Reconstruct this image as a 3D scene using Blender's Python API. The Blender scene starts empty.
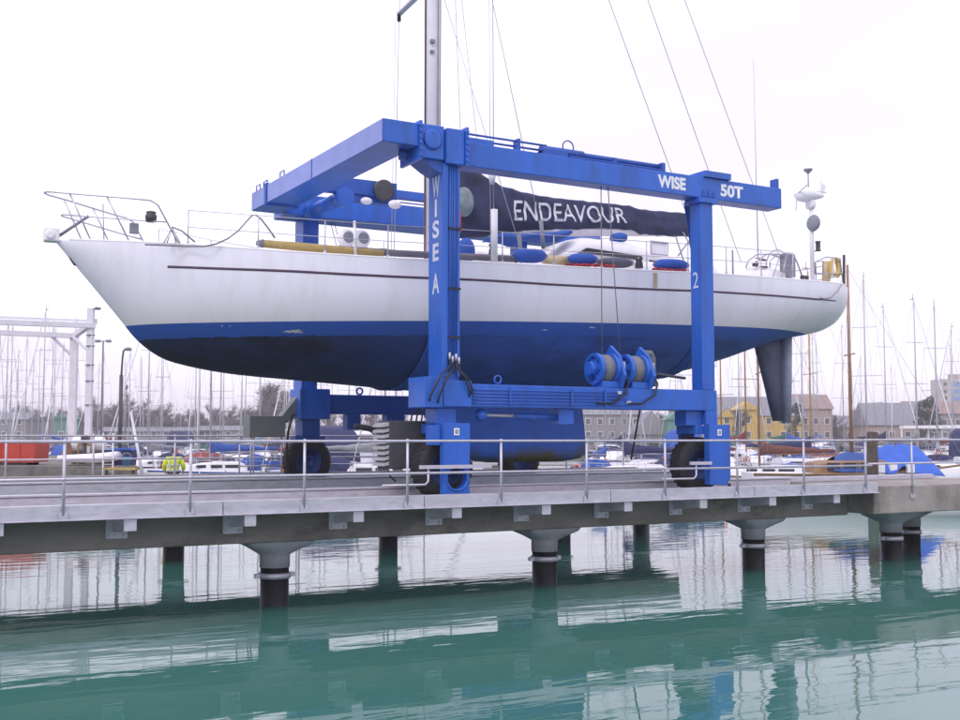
import bpy, bmesh, math, random
from math import sin, cos, tan, atan, pi, radians, sqrt, hypot
from mathutils import Vector, Matrix
from mathutils.bvhtree import BVHTree

SC = bpy.context.scene
COL = SC.collection
rnd = random.Random(11)

# ------------------------------------------------------------------ camera, sky, sun, exposure
CAM_H = 2.75                      # metres above the water
HEAD = radians(29.8)              # turned from +Y (across the piers) towards +X (along them)
PITCH = atan(78 / 1136.0)
F = 1136.0                        # focal length in photograph pixels (960 wide)
cam_data = bpy.data.cameras.new('camera')
cam = bpy.data.objects.new('camera', cam_data)
COL.objects.link(cam)
cam.location = (0, 0, CAM_H)
cam.rotation_euler = (pi / 2 + PITCH, 0, -HEAD)
cam_data.sensor_width = 36.0
cam_data.lens = 36.0 * F / 960.0
cam_data.clip_start = 0.1
cam_data.clip_end = 6000
SC.camera = cam

SUN_EL = radians(48)
SUN_DIR = Vector((-0.80 * cos(SUN_EL), -0.60 * cos(SUN_EL), sin(SUN_EL)))   # towards the sun
world = bpy.data.worlds.new('World')
SC.world = world
world.use_nodes = True
nt = world.node_tree
nt.nodes.clear()
wo = nt.nodes.new('ShaderNodeOutputWorld')
bg = nt.nodes.new('ShaderNodeBackground')
bg.inputs['Strength'].default_value = 0.1
sky = nt.nodes.new('ShaderNodeTexSky')
sky.sky_type = 'NISHITA'
sky.sun_disc = False
sky.sun_elevation = SUN_EL
sky.sun_rotation = math.atan2(SUN_DIR.x, SUN_DIR.y)
tc = nt.nodes.new('ShaderNodeTexCoord')
mp = nt.nodes.new('ShaderNodeMapping')
mp.inputs['Scale'].default_value = (1.0, 1.0, 3.0)
nz = nt.nodes.new('ShaderNodeTexNoise')
nz.inputs['Scale'].default_value = 2.2
nz.inputs['Detail'].default_value = 4
nz.inputs['Roughness'].default_value = 0.5
cr = nt.nodes.new('ShaderNodeValToRGB')
cr.color_ramp.elements[0].position = 0.30
cr.color_ramp.elements[0].color = (0.68, 0.635, 0.765, 1)
cr.color_ramp.elements[1].position = 0.62
cr.color_ramp.elements[1].color = (0.905, 0.87, 1.0, 1)
sc_ = nt.nodes.new('ShaderNodeVectorMath')
sc_.operation = 'SCALE'
sc_.inputs['Scale'].default_value = 12.6
mx = nt.nodes.new('ShaderNodeMix')
mx.data_type = 'RGBA'
mx.inputs[0].default_value = 0.94       # how much of the sky the cloud layer covers
L = nt.links.new
L(tc.outputs['Generated'], mp.inputs['Vector'])
L(mp.outputs['Vector'], nz.inputs['Vector'])
L(nz.outputs['Fac'], cr.inputs['Fac'])
L(cr.outputs['Color'], sc_.inputs[0])
L(sky.outputs['Color'], mx.inputs[6])
L(sc_.outputs['Vector'], mx.inputs[7])
L(mx.outputs[2], bg.inputs['Color'])
L(bg.outputs['Background'], wo.inputs['Surface'])

sun_data = bpy.data.lights.new('sun', 'SUN')
sun_data.energy = 1.0
sun_data.angle = radians(18)
sun_data.color = (1.0, 0.96, 0.92)
sun = bpy.data.objects.new('sun', sun_data)
COL.objects.link(sun)
sun.rotation_euler = (-SUN_DIR).to_track_quat('-Z', 'Y').to_euler()

SC.view_settings.view_transform = 'Standard'
SC.view_settings.look = 'None'
SC.view_settings.exposure = 0.36
SC.view_settings.gamma = 1.0
SC.view_settings.use_curve_mapping = False
SC.render.engine = 'CYCLES'
SC.cycles.max_bounces = 6


# ------------------------------------------------------------------ survey helper: photograph point on a known vertical plane -> metres
def ray(px, py):
    u = (px - 480) / F
    v = (360 - py) / F
    h = cos(PITCH) - v * sin(PITCH)
    z = sin(PITCH) + v * cos(PITCH)
    return Vector((h * sin(HEAD) + u * cos(HEAD), h * cos(HEAD) - u * sin(HEAD), z))


def at(px, py, Y):
    d = ray(px, py)
    t = Y / d.y
    return Vector((d.x * t, Y, CAM_H + d.z * t))


def atd(px, dist, z=0.0):
    """ground point seen in column px at forward distance dist"""
    d = ray(px, 438)
    s = d.x * sin(HEAD) + d.y * cos(HEAD)
    return Vector((d.x / s * dist, d.y / s * dist, z))


# ------------------------------------------------------------------ materials
MATS = {}


def mat(name, color, rough=0.55, metal=0.0, var=0.12, vscale=3.0, dark=None, dscale=1.2, damount=0.0, bump=0.0, bscale=40.0, spec=0.5, stretch=(1, 1, 1), coat=0.0):
    if name in MATS:
        return MATS[name]
    m = bpy.data.materials.new(name)
    m.use_nodes = True
    n = m.node_tree.nodes
    l = m.node_tree.links.new
    p = n['Principled BSDF']
    p.inputs['Roughness'].default_value = rough
    p.inputs['Metallic'].default_value = metal
    p.inputs['Specular IOR Level'].default_value = spec
    if coat:
        p.inputs['Coat Weight'].default_value = coat
        p.inputs['Coat Roughness'].default_value = 0.15
    t = n.new('ShaderNodeTexCoord')
    mpg = n.new('ShaderNodeMapping')
    mpg.inputs['Scale'].default_value = stretch
    l(t.outputs['Object'], mpg.inputs['Vector'])
    a = n.new('ShaderNodeTexNoise')
    a.inputs['Scale'].default_value = vscale
    a.inputs['Detail'].default_value = 5
    l(mpg.outputs['Vector'], a.inputs['Vector'])
    r = n.new('ShaderNodeValToRGB')
    c = color
    r.color_ramp.elements[0].position = 0.3
    r.color_ramp.elements[1].position = 0.7
    r.color_ramp.elements[0].color = tuple(max(0, x * (1 - var)) for x in c) + (1,)
    r.color_ramp.elements[1].color = tuple(min(1, x * (1 + var)) for x in c) + (1,)
    l(a.outputs['Fac'], r.inputs['Fac'])
    out = r.outputs['Color']
    if dark is not None and damount > 0:
        d = n.new('ShaderNodeTexNoise')
        d.inputs['Scale'].default_value = dscale
        d.inputs['Detail'].default_value = 8
        d.inputs['Roughness'].default_value = 0.7
        l(mpg.outputs['Vector'], d.inputs['Vector'])
        dr = n.new('ShaderNodeMapRange')
        dr.inputs['From Min'].default_value = 0.5
        dr.inputs['From Max'].default_value = 0.72
        dr.inputs['To Max'].default_value = damount
        l(d.outputs['Fac'], dr.inputs['Value'])
        mm = n.new('ShaderNodeMix')
        mm.data_type = 'RGBA'
        l(dr.outputs['Result'], mm.inputs[0])
        l(out, mm.inputs[6])
        mm.inputs[7].default_value = tuple(dark) + (1,)
        out = mm.outputs[2]
    l(out, p.inputs['Base Color'])
    if bump > 0:
        b = n.new('ShaderNodeTexNoise')
        b.inputs['Scale'].default_value = bscale
        b.inputs['Detail'].default_value = 4
        l(t.outputs['Object'], b.inputs['Vector'])
        bn = n.new('ShaderNodeBump')
        bn.inputs['Strength'].default_value = bump
        bn.inputs['Distance'].default_value = 0.02
        l(b.outputs['Fac'], bn.inputs['Height'])
        l(bn.outputs['Normal'], p.inputs['Normal'])
    MATS[name] = m
    return m


BLUE = mat('hoist_blue_paint', (0.016, 0.115, 0.53), 0.40, var=0.14, vscale=1.5, dark=(0.03, 0.05, 0.13), damount=0.5, dscale=2.6, stretch=(1.6, 1.6, 0.35))
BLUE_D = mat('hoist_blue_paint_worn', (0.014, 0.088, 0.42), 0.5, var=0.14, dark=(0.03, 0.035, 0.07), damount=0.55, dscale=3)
STEEL = mat('galvanised_steel', (0.52, 0.51, 0.58), 0.5, metal=0.25, var=0.16, vscale=5, dark=(0.22, 0.21, 0.24), damount=0.5, dscale=2.5, stretch=(1, 1, 3))
STEEL_L = mat('galvanised_rail', (0.52, 0.51, 0.58), 0.42, metal=0.4, var=0.1, vscale=8)
CONC = mat('weathered_concrete', (0.215, 0.190, 0.175), 0.85, var=0.3, vscale=1.3, dark=(0.075, 0.062, 0.055), damount=0.95, dscale=1.7, bump=0.5, bscale=18, stretch=(0.6, 1, 1.4))
CONC_L = mat('pale_concrete', (0.33, 0.31, 0.31), 0.85, var=0.15, vscale=2, dark=(0.16, 0.15, 0.14), damount=0.6, dscale=1.5, bump=0.3, bscale=25)
PILE = mat('black_pile_sleeve', (0.010, 0.010, 0.014), 0.5, var=0.3, dark=(0.03, 0.035, 0.03), damount=0.5, dscale=3)
PILEHEAD = mat('pile_head_concrete', (0.36, 0.36, 0.41), 0.75, var=0.15, vscale=3, dark=(0.17, 0.17, 0.18), damount=0.6, dscale=3)
RUBBER = mat('tyre_rubber', (0.013, 0.013, 0.018), 0.75, var=0.2)
GREYBOX = mat('dark_grey_paint', (0.05, 0.052, 0.06), 0.55, var=0.15, dark=(0.11, 0.10, 0.10), damount=0.35, dscale=4)
GREYBOX2 = mat('mid_grey_panel', (0.17, 0.18, 0.185), 0.6, var=0.12)
LOUVRE = mat('pale_louvre', (0.42, 0.40, 0.44), 0.5, var=0.1)
BLACK = mat('black_rubber_hose', (0.012, 0.012, 0.016), 0.5, var=0.2)
WHITE = mat('white_gelcoat', (0.78, 0.76, 0.80), 0.35, var=0.03)
WHITE_P = mat('white_paint', (0.82, 0.80, 0.84), 0.5, var=0.03)
CHROME = mat('stainless_tube', (0.42, 0.40, 0.48), 0.3, metal=0.6, var=0.06)
WIRE = mat('rigging_wire', (0.48, 0.46, 0.50), 0.45, metal=0.3, var=0.1)
WIREROPE = mat('wire_rope_grey', (0.17, 0.17, 0.19), 0.6, var=0.35, vscale=30, stretch=(3, .3, .3))
NAVY = mat('navy_canvas', (0.026, 0.034, 0.085), 0.85, var=0.35, vscale=2.5, bump=0.9, bscale=5)
CANVAS = mat('blue_canvas', (0.018, 0.085, 0.36), 0.8, var=0.18, vscale=3, bump=0.5, bscale=7)
FENDER = mat('blue_fender_cloth', (0.02, 0.085, 0.42), 0.75, var=0.15)
GREYFEND = mat('slate_fender_cloth', (0.09, 0.095, 0.14), 0.8, var=0.15)
RED = mat('red_rope', (0.42, 0.03, 0.04), 0.7, var=0.3, vscale=12)
SPAR = mat('mustard_spar_bag', (0.46, 0.33, 0.12), 0.7, var=0.2, vscale=4, dark=(0.2, 0.16, 0.10), damount=0.5)
SPARGREY = mat('grey_spar', (0.16, 0.15, 0.18), 0.5, var=0.2)
TAN = mat('tan_canvas', (0.52, 0.42, 0.26), 0.8, var=0.15)
GREYCOVER = mat('grey_canvas_cover', (0.24, 0.25, 0.30), 0.85, var=0.1)
GLASS = mat('dark_window', (0.03, 0.03, 0.045), 0.15, var=0.1)
ALLOY = mat('alloy_mast', (0.62, 0.60, 0.66), 0.4, metal=0.25, var=0.06)
ROPE = mat('grey_rope', (0.25, 0.24, 0.28), 0.8, var=0.2)
REDBROWN = mat('mast_track_brown', (0.20, 0.11, 0.12), 0.7, var=0.2)
LETTER = mat('white_lettering', (0.80, 0.80, 0.84), 0.6, var=0.03)
LETTER_F = mat('faded_white_lettering', (0.60, 0.63, 0.78), 0.6, var=0.12)
YELLOW = mat('yellow_lifebuoy', (0.66, 0.48, 0.16), 0.6, var=0.1)
SLING = mat('blue_sling_webbing', (0.02, 0.085, 0.40), 0.8, var=0.15, vscale=8)


def nodes_of(name):
    m = bpy.data.materials.new(name)
    m.use_nodes = True
    return m, m.node_tree.nodes, m.node_tree.links.new, m.node_tree.nodes['Principled BSDF']


# the big hull: white topsides, blue boot band, worn near-black antifouling turning blue aft
HULLM, n, l, p = nodes_of('racing_hull_paint')
p.inputs['Roughness'].default_value = 0.32
t = n.new('ShaderNodeTexCoord')
sx = n.new('ShaderNodeSeparateXYZ')
l(t.outputs['Object'], sx.inputs[0])


def math_node(n, l, op, a, b=None, c=None):
    m = n.new('ShaderNodeMath')
    m.operation = op
    for i, v in enumerate((a, b, c)):
        if v is None:
            continue
        if isinstance(v, (int, float)):
            m.inputs[i].default_value = v
        else:
            l(v, m.inputs[i])
    return m.outputs[0]


def mixc(n, l, fac, a, b):
    m = n.new('ShaderNodeMix')
    m.data_type = 'RGBA'
    l(fac, m.inputs[0]) if not isinstance(fac, float) else setattr(m.inputs[0], 'default_value', fac)
    for i, v in ((6, a), (7, b)):
        if isinstance(v, tuple):
            m.inputs[i].default_value = v + (1,)
        else:
            l(v, m.inputs[i])
    return m.outputs[2]


def noise(n, l, vec, scale, detail=5, rough=0.6, stretch=(1, 1, 1), turn=0.0):
    mm = n.new('ShaderNodeMapping')
    mm.inputs['Rotation'].default_value = (0, 0, turn)
    mm.inputs['Scale'].default_value = stretch
    l(vec, mm.inputs['Vector'])
    a = n.new('ShaderNodeTexNoise')
    a.inputs['Scale'].default_value = scale
    a.inputs['Detail'].default_value = detail
    a.inputs['Roughness'].default_value = rough
    l(mm.outputs['Vector'], a.inputs['Vector'])
    return a.outputs['Fac']


def step(n, l, v, lo, hi):
    r = n.new('ShaderNodeMapRange')
    r.inputs['From Min'].default_value = lo
    r.inputs['From Max'].default_value = hi
    l(v, r.inputs['Value'])
    return r.outputs['Result']


# height above the painted waterline, which runs 3.45 cm/m up towards the stern
hw = math_node(n, l, 'SUBTRACT', sx.outputs['Z'], math_node(n, l, 'MULTIPLY_ADD', sx.outputs['X'], 0.0345, 2.986))
streak = noise(n, l, t.outputs['Object'], 2.0, 6, 0.65, (1.4, 1, 0.25))
patch = noise(n, l, t.outputs['Object'], 1.3, 8, 0.72, (0.6, 1, 1.6))
white_c = mixc(n, l, step(n, l, streak, 0.48, 0.78), (0.85, 0.83, 0.92), (0.74, 0.715, 0.75))
low_tint = step(n, l, math_node(n, l, 'ADD', hw, math_node(n, l, 'MULTIPLY', streak, 0.35)), 0.75, 0.12)
white_c = mixc(n, l, math_node(n, l, 'MULTIPLY', low_tint, 0.35), white_c, (0.66, 0.60, 0.50))
boot = mixc(n, l, step(n, l, patch, 0.45, 0.75), (0.016, 0.085, 0.38), (0.022, 0.075, 0.29))
foul = mixc(n, l, step(n, l, patch, 0.38, 0.68), (0.004, 0.006, 0.020), (0.016, 0.034, 0.115))
foul_aft = mixc(n, l, step(n, l, patch, 0.38, 0.68), (0.022, 0.095, 0.40), (0.014, 0.042, 0.17))
aft = step(n, l, math_node(n, l, 'ADD', sx.outputs['X'], math_node(n, l, 'MULTIPLY', patch, 3.0)), -4.0, 0.0)
foul = mixc(n, l, aft, foul, foul_aft)
edge_n = math_node(n, l, 'MULTIPLY_ADD', noise(n, l, t.outputs['Object'], 5.0, 5, 0.6), 0.10, -0.05)
below = math_node(n, l, 'LESS_THAN', math_node(n, l, 'ADD', hw, edge_n), -0.27)
c1 = mixc(n, l, below, boot, foul)
c2 = mixc(n, l, math_node(n, l, 'GREATER_THAN', hw, 0.0), c1, white_c)
l(c2, p.inputs['Base Color'])
l(math_node(n, l, 'MULTIPLY_ADD', math_node(n, l, 'LESS_THAN', hw, 0.0), 0.35, 0.32), p.inputs['Roughness'])

KEELM, n, l, p = nodes_of('keel_antifouling')
t = n.new('ShaderNodeTexCoord')
sx = n.new('ShaderNodeSeparateXYZ')
l(t.outputs['Object'], sx.inputs[0])
pt = noise(n, l, t.outputs['Object'], 1.6, 6, 0.65)
kb = mixc(n, l, step(n, l, pt, 0.4, 0.7), (0.022, 0.115, 0.52), (0.019, 0.085, 0.38))
low = step(n, l, math_node(n, l, 'MULTIPLY_ADD', pt, 0.9, math_node(n, l, 'MULTIPLY', sx.outputs['Z'], -1.0)), 0.13, 0.42)
kb = mixc(n, l, low, kb, (0.09, 0.075, 0.03))
l(kb, p.inputs['Base Color'])
p.inputs['Roughness'].default_value = 0.65

# water: teal harbour water with ripples in patches
WATERM, n, l, p = nodes_of('harbour_water')
t = n.new('ShaderNodeTexCoord')
silt = noise(n, l, t.outputs['Object'], 0.05, 3, 0.5)
l(mixc(n, l, step(n, l, silt, 0.3, 0.7), (0.044, 0.152, 0.128), (0.052, 0.170, 0.146)), p.inputs['Base Color'])
p.inputs['Roughness'].default_value = 0.012
p.inputs['IOR'].default_value = 1.42
p.inputs['Specular IOR Level'].default_value = 0.60
rot = (1.0, 2.4, 1.0)
r1 = noise(n, l, t.outputs['Object'], 2.2, 2, 0.45, (0.40, 1.7, 1), HEAD)
r3 = noise(n, l, t.outputs['Object'], 9.0, 3, 0.6, (0.5, 1.6, 1), HEAD)
r2 = noise(n, l, t.outputs['Object'], 0.45, 2, 0.5, (0.5, 1.6, 1), HEAD)
gust = step(n, l, noise(n, l, t.outputs['Object'], 0.16, 3, 0.6, (0.6, 1.3, 1)), 0.38, 0.66)
amp = math_node(n, l, 'MULTIPLY_ADD', gust, 0.85, 0.30)
hh = math_node(n, l, 'ADD', math_node(n, l, 'MULTIPLY', math_node(n, l, 'MULTIPLY', math_node(n, l, 'MULTIPLY_ADD', r3, 0.05, r1), amp), 0.0060), math_node(n, l, 'MULTIPLY', r2, 0.010))
bn = n.new('ShaderNodeBump')
bn.inputs['Strength'].default_value = 1.0
bn.inputs['Distance'].default_value = 1.0
l(hh, bn.inputs['Height'])
l(bn.outputs['Normal'], p.inputs['Normal'])


# ------------------------------------------------------------------ mesh helper
class MB:
    def __init__(self):
        self.v, self.f, self.smooth = [], [], []

    def add(self, vs, fs, smooth=False):
        o = len(self.v)
        self.v += [Vector(x) for x in vs]
        self.f += [tuple(i + o for i in q) for q in fs]
        self.smooth += [smooth] * len(fs)
        return self

    def box(self, a, b):
        (x0, y0, z0), (x1, y1, z1) = a, b
        x0, x1 = min(x0, x1), max(x0, x1)
        y0, y1 = min(y0, y1), max(y0, y1)
        z0, z1 = min(z0, z1), max(z0, z1)
        vs = [(x0, y0, z0), (x1, y0, z0), (x1, y1, z0), (x0, y1, z0), (x0, y0, z1), (x1, y0, z1), (x1, y1, z1), (x0, y1, z1)]
        return self.add(vs, [(0, 3, 2, 1), (4, 5, 6, 7), (0, 1, 5, 4), (1, 2, 6, 5), (2, 3, 7, 6), (3, 0, 4, 7)])

    def bar(self, a, b, w, h, up=(0, 0, 1)):
        a, b = Vector(a), Vector(b)
        d = (b - a).normalized()
        u = Vector(up)
        s = d.cross(u)
        if s.length < 1e-4:
            s = d.cross(Vector((1, 0, 0)))
        s.normalize()
        u = s.cross(d)
        s *= w / 2
        u *= h / 2
        vs = [a - s - u, a + s - u, a + s + u, a - s + u, b - s - u, b + s - u, b + s + u, b - s + u]
        return self.add(vs, [(0, 1, 2, 3), (4, 7, 6, 5), (0, 4, 5, 1), (1, 5, 6, 2), (2, 6, 7, 3), (3, 7, 4, 0)])

    def tube(self, pts, r, seg=8, closed=False):
        pts = [Vector(q) for q in pts]
        nn = len(pts)
        rs = r if isinstance(r, (list, tuple)) else [r] * nn
        rings = []
        prev = None
        for i, q in enumerate(pts):
            if closed:
                d = (pts[(i + 1) % nn] - pts[i - 1]).normalized()
            else:
                d = (pts[min(i + 1, nn - 1)] - pts[max(i - 1, 0)]).normalized()
            if prev is None:
                ref = Vector((0, 0, 1)) if abs(d.z) < 0.9 else Vector((1, 0, 0))
                s = d.cross(ref).normalized()
            else:
                s = (prev - d * prev.dot(d))
                if s.length < 1e-5:
                    s = d.cross(Vector((0.3, 0.2, 1)))
                s.normalize()
            prev = s
            u = d.cross(s)
            rings.append([q + (s * cos(2 * pi * k / seg) + u * sin(2 * pi * k / seg)) * rs[i] for k in range(seg)])
        vs = [x for rg in rings for x in rg]
        fs = []
        m = nn if closed else nn - 1
        for i in range(m):
            j = (i + 1) % nn
            for k in range(seg):
                k2 = (k + 1) % seg
                fs.append((i * seg + k, i * seg + k2, j * seg + k2, j * seg + k))
        self.add(vs, fs, True)
        if not closed:
            o = len(self.v) - len(vs)
            self.f.append(tuple(o + k for k in reversed(range(seg))))
            self.f.append(tuple(o + (nn - 1) * seg + k for k in range(seg)))
            self.smooth += [False, False]
        return self

    def cyl(self, a, b, r, seg=24, r2=None):
        return self.tube([a, b], [r, r if r2 is None else r2], seg)

    def prism(self, outline, vec):
        """closed outline of 3D points pushed along vec"""
        a = [Vector(q) for q in outline]
        vec = Vector(vec)
        k = len(a)
        vs = a + [q + vec for q in a]
        fs = [tuple(range(k)), tuple(reversed(range(k, 2 * k)))]
        for i in range(k):
            j = (i + 1) % k
            fs.append((i, i + k, j + k, j))
        return self.add(vs, fs)

    def lathe(self, prof, centre, axis='Z', seg=28, caps=True, smooth=True):
        c = Vector(centre)
        vs, fs = [], []
        for (r, h) in prof:
            for k in range(seg):
                q = 2 * pi * k / seg
                if axis == 'Z':
                    vs.append(c + Vector((r * cos(q), r * sin(q), h)))
                elif axis == 'Y':
                    vs.append(c + Vector((r * cos(q), h, r * sin(q))))
                else:
                    vs.append(c + Vector((h, r * cos(q), r * sin(q))))
        for i in range(len(prof) - 1):
            for k in range(seg):
                k2 = (k + 1) % seg
                fs.append((i * seg + k, i * seg + k2, (i + 1) * seg + k2, (i + 1) * seg + k))
        if caps:
            fs.append(tuple(reversed(range(seg))))
            fs.append(tuple((len(prof) - 1) * seg + k for k in range(seg)))
        return self.add(vs, fs, smooth)

    def ball(self, c, r, seg=16, rings=9):
        c = Vector(c)
        rx, ry, rz = r if isinstance(r, (tuple, list)) else (r, r, r)
        prof = []
        vs, fs = [], []
        for i in range(rings + 1):
            a = pi * i / rings
            for k in range(seg):
                q = 2 * pi * k / seg
                vs.append(c + Vector((rx * sin(a) * cos(q), ry * sin(a) * sin(q), -rz * cos(a))))
        for i in range(rings):
            for k in range(seg):
                k2 = (k + 1) % seg
                fs.append((i * seg + k, i * seg + k2, (i + 1) * seg + k2, (i + 1) * seg + k))
        return self.add(vs, fs, True)

    def loft(self, rings, closed=True, caps=True, smooth=True):
        k = len(rings[0])
        vs = [q for r in rings for q in r]
        fs = []
        for i in range(len(rings) - 1):
            for j in range(k if closed else k - 1):
                j2 = (j + 1) % k
                fs.append((i * k + j, i * k + j2, (i + 1) * k + j2, (i + 1) * k + j))
        self.add(vs, fs, smooth)
        if caps:
            o = len(self.v) - len(vs)
            self.f.append(tuple(o + j for j in reversed(range(k))))
            self.f.append(tuple(o + (len(rings) - 1) * k + j for j in range(k)))
            self.smooth += [False, False]
        return self

    def mesh(self, name, m, offset=(0, 0, 0)):
        me = bpy.data.meshes.new(name)
        off = Vector(offset)
        me.from_pydata([tuple(q - off) for q in self.v], [], self.f)
        me.polygons.foreach_set('use_smooth', self.smooth)
        if m is not None:
            me.materials.append(m)
        bm = bmesh.new()
        bm.from_mesh(me)
        bmesh.ops.recalc_face_normals(bm, faces=bm.faces)
        bm.to_mesh(me)
        bm.free()
        me.update()
        return me

    def build(self, name, m, parent=None, bevel=0.0, angle=True):
        off = world_loc(parent)
        me = self.mesh(name, m, off)
        o = bpy.data.objects.new(name, me)
        COL.objects.link(o)
        if parent is not None:
            o.parent = parent
        if bevel:
            b = o.modifiers.new('bevel', 'BEVEL')
            b.width = bevel
            b.segments = 2
            b.limit_method = 'ANGLE'
            b.angle_limit = radians(40)
        return o


def world_loc(o):
    v = Vector((0, 0, 0))
    while o is not None:
        v += Vector(o.location)
        o = o.parent
    return v


def tag(o, label=None, cat=None, group=None, kind=None):
    if label:
        o['label'] = label
    if cat:
        o['category'] = cat
    if group:
        o['group'] = group
    if kind:
        o['kind'] = kind
    return o


def thing(name, loc, label, cat, group=None):
    o = bpy.data.objects.new(name, None)
    o.empty_display_size = 0.2
    COL.objects.link(o)
    o.location = loc
    return tag(o, label, cat, group)


def copy_tree(o, parent=None):
    c = o.copy()
    COL.objects.link(c)
    if parent is not None:
        c.parent = parent
    for ch in list(o.children):
        copy_tree(ch, c)
    return c


def text_mesh(body, size, bold=0.0, extrude=0.004):
    cu = bpy.data.curves.new('text', 'FONT')
    cu.body = body
    cu.size = size
    cu.offset = bold
    cu.extrude = extrude
    cu.align_x = 'LEFT'
    ob = bpy.data.objects.new('text', cu)
    COL.objects.link(ob)
    dg = bpy.context.evaluated_depsgraph_get()
    dg.update()
    me = bpy.data.meshes.new_from_object(ob.evaluated_get(dg))
    bpy.data.objects.remove(ob)
    bpy.data.curves.remove(cu)
    return me


def lettering(name, body, corner, width, height, ex, ez, m, parent, bold=0.0, extrude=0.004):
    """text fitted in a width x height box whose lower left corner is corner; ex, ez unit directions"""
    me = text_mesh(body, 1.0, bold, 0.0)
    xs = [q.co.x for q in me.vertices]
    ys = [q.co.y for q in me.vertices]
    x0, x1, y0, y1 = min(xs), max(xs), min(ys), max(ys)
    ex, ez = Vector(ex), Vector(ez)
    c = Vector(corner) - world_loc(parent)
    for q in me.vertices:
        q.co = c + ex * ((q.co.x - x0) / (x1 - x0) * width) + ez * ((q.co.y - y0) / (y1 - y0) * height)
    me.name = name
    me.materials.clear()
    me.materials.append(m)
    o = bpy.data.objects.new(name, me)
    COL.objects.link(o)
    o.parent = parent
    return o


def interp(x, xs, ys):
    """smooth monotone interpolation"""
    if x <= xs[0]:
        return ys[0]
    if x >= xs[-1]:
        return ys[-1]
    i = 0
    while xs[i + 1] < x:
        i += 1

    def slope(k):
        if k <= 0:
            return (ys[1] - ys[0]) / (xs[1] - xs[0])
        if k >= len(xs) - 1:
            return (ys[-1] - ys[-2]) / (xs[-1] - xs[-2])
        a = (ys[k] - ys[k - 1]) / (xs[k] - xs[k - 1])
        b = (ys[k + 1] - ys[k]) / (xs[k + 1] - xs[k])
        return 0 if a * b <= 0 else 2 * a * b / (a + b)
    h = xs[i + 1] - xs[i]
    s = (x - xs[i]) / h
    m0, m1 = slope(i) * h, slope(i + 1) * h
    return (2 * s**3 - 3 * s**2 + 1) * ys[i] + (s**3 - 2 * s**2 + s) * m0 + (-2 * s**3 + 3 * s**2) * ys[i + 1] + (s**3 - s**2) * m1




# ================================================================== SETTING
wm = MB()
wm.add([(-2500, -400, 0), (3500, -400, 0), (3500, 330, 0), (-2500, 330, 0)], [(0, 1, 2, 3)])
tag(wm.build('water', WATERM), kind='structure')
BANKM = mat('far_bank_ground', (0.13, 0.12, 0.11), 0.95, var=0.3, vscale=0.05)
bk = MB()
BV = [atd(-400, 205), atd(300, 215), atd(480, 215), atd(1000, 190), atd(1500, 190)]
up_ = [q + Vector((0, 0, 1.9)) for q in BV]
dn_ = [q - Vector((0, 0, 1.5)) for q in BV]
far_ = [atd(q, 2500, 1.9) for q in (-600, 200, 480, 1000, 1500)]
k = len(BV)
bk.add(dn_ + up_ + far_, [(i, i + 1, k + i + 1, k + i) for i in range(k - 1)] + [(k + i, k + i + 1, 2 * k + i + 1, 2 * k + i) for i in range(k - 1)])
tag(bk.build('far_bank', BANKM), kind='structure')


# ================================================================== PIERS
def make_pier(y0, y1, x0, x1, walkway, label):
    yc = (y0 + y1) / 2
    root = thing('concrete_pier', (x0, yc, 0), label, 'pier', 'piers the boat hoist runs on')
    zt = 1.62
    MB().box((x0, y0, 1.07), (x1, y1, zt)).build('deck_beam', CONC, root, bevel=0.03)
    ky = (y1 - 0.2, y1) if walkway else (y0, y0 + 0.2)
    kb = MB().box((x0, ky[0], zt), (x1, ky[1], 1.80))
    kb.build('kerb', STEEL if walkway else CONC_L, root, bevel=0.015)
    ke = MB().box((x0, ky[0] - 0.02, 1.803), (x1, ky[1] + 0.01, 1.84))
    ke.build('kerb_capping', STEEL_L, root, bevel=0.008)
    if not walkway:
        MB().box((x0, y0 - 0.05, 1.52), (x1, y0 - 0.003, 1.78)).build('fascia_channel', STEEL, root)
        MB().box((x0, y1 - 0.25, zt), (x1, y1, 1.9)).build('outer_kerb', CONC_L, root, bevel=0.015)
    return root


def make_pile(root, x, y, front):
    MB().cyl((x, y, -3.0), (x, y, 0.62), 0.235, 32).build('pile', PILE, root)
    cl = MB()
    cl.lathe([(0.237, 0.44), (0.265, 0.44), (0.265, 0.53), (0.237, 0.53)], (x, y, 0), seg=32)
    for s in (-1, 1):
        cl.box((x + s * 0.265, y - 0.05, 0.45), (x + s * 0.34, y + 0.05, 0.52))
    cl.build('pile_collar', STEEL_L, root)
    hd = MB()
    rings = []
    for z, rx, ry, sq in ((0.62, 0.25, 0.25, 0), (0.82, 0.25, 0.25, 0), (0.84, 0.27, 0.27, 0.05), (0.92, 0.40, 0.33, 0.5), (1.0, 0.52, 0.40, 0.9), (1.068, 0.55, 0.42, 1.0), (1.118, 0.55, 0.42, 1.0)):
        ring = []
        for q in range(32):
            a = 2 * pi * q / 32
            m = max(abs(cos(a)), abs(sin(a)))
            kx = (1 - sq) + sq / m
            ring.append(Vector((x + rx * cos(a) * kx, y + ry * sin(a) * kx, z)))
        rings.append(ring)
    hd.loft(rings)
    hd.build('pile_head', PILEHEAD, root)


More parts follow.
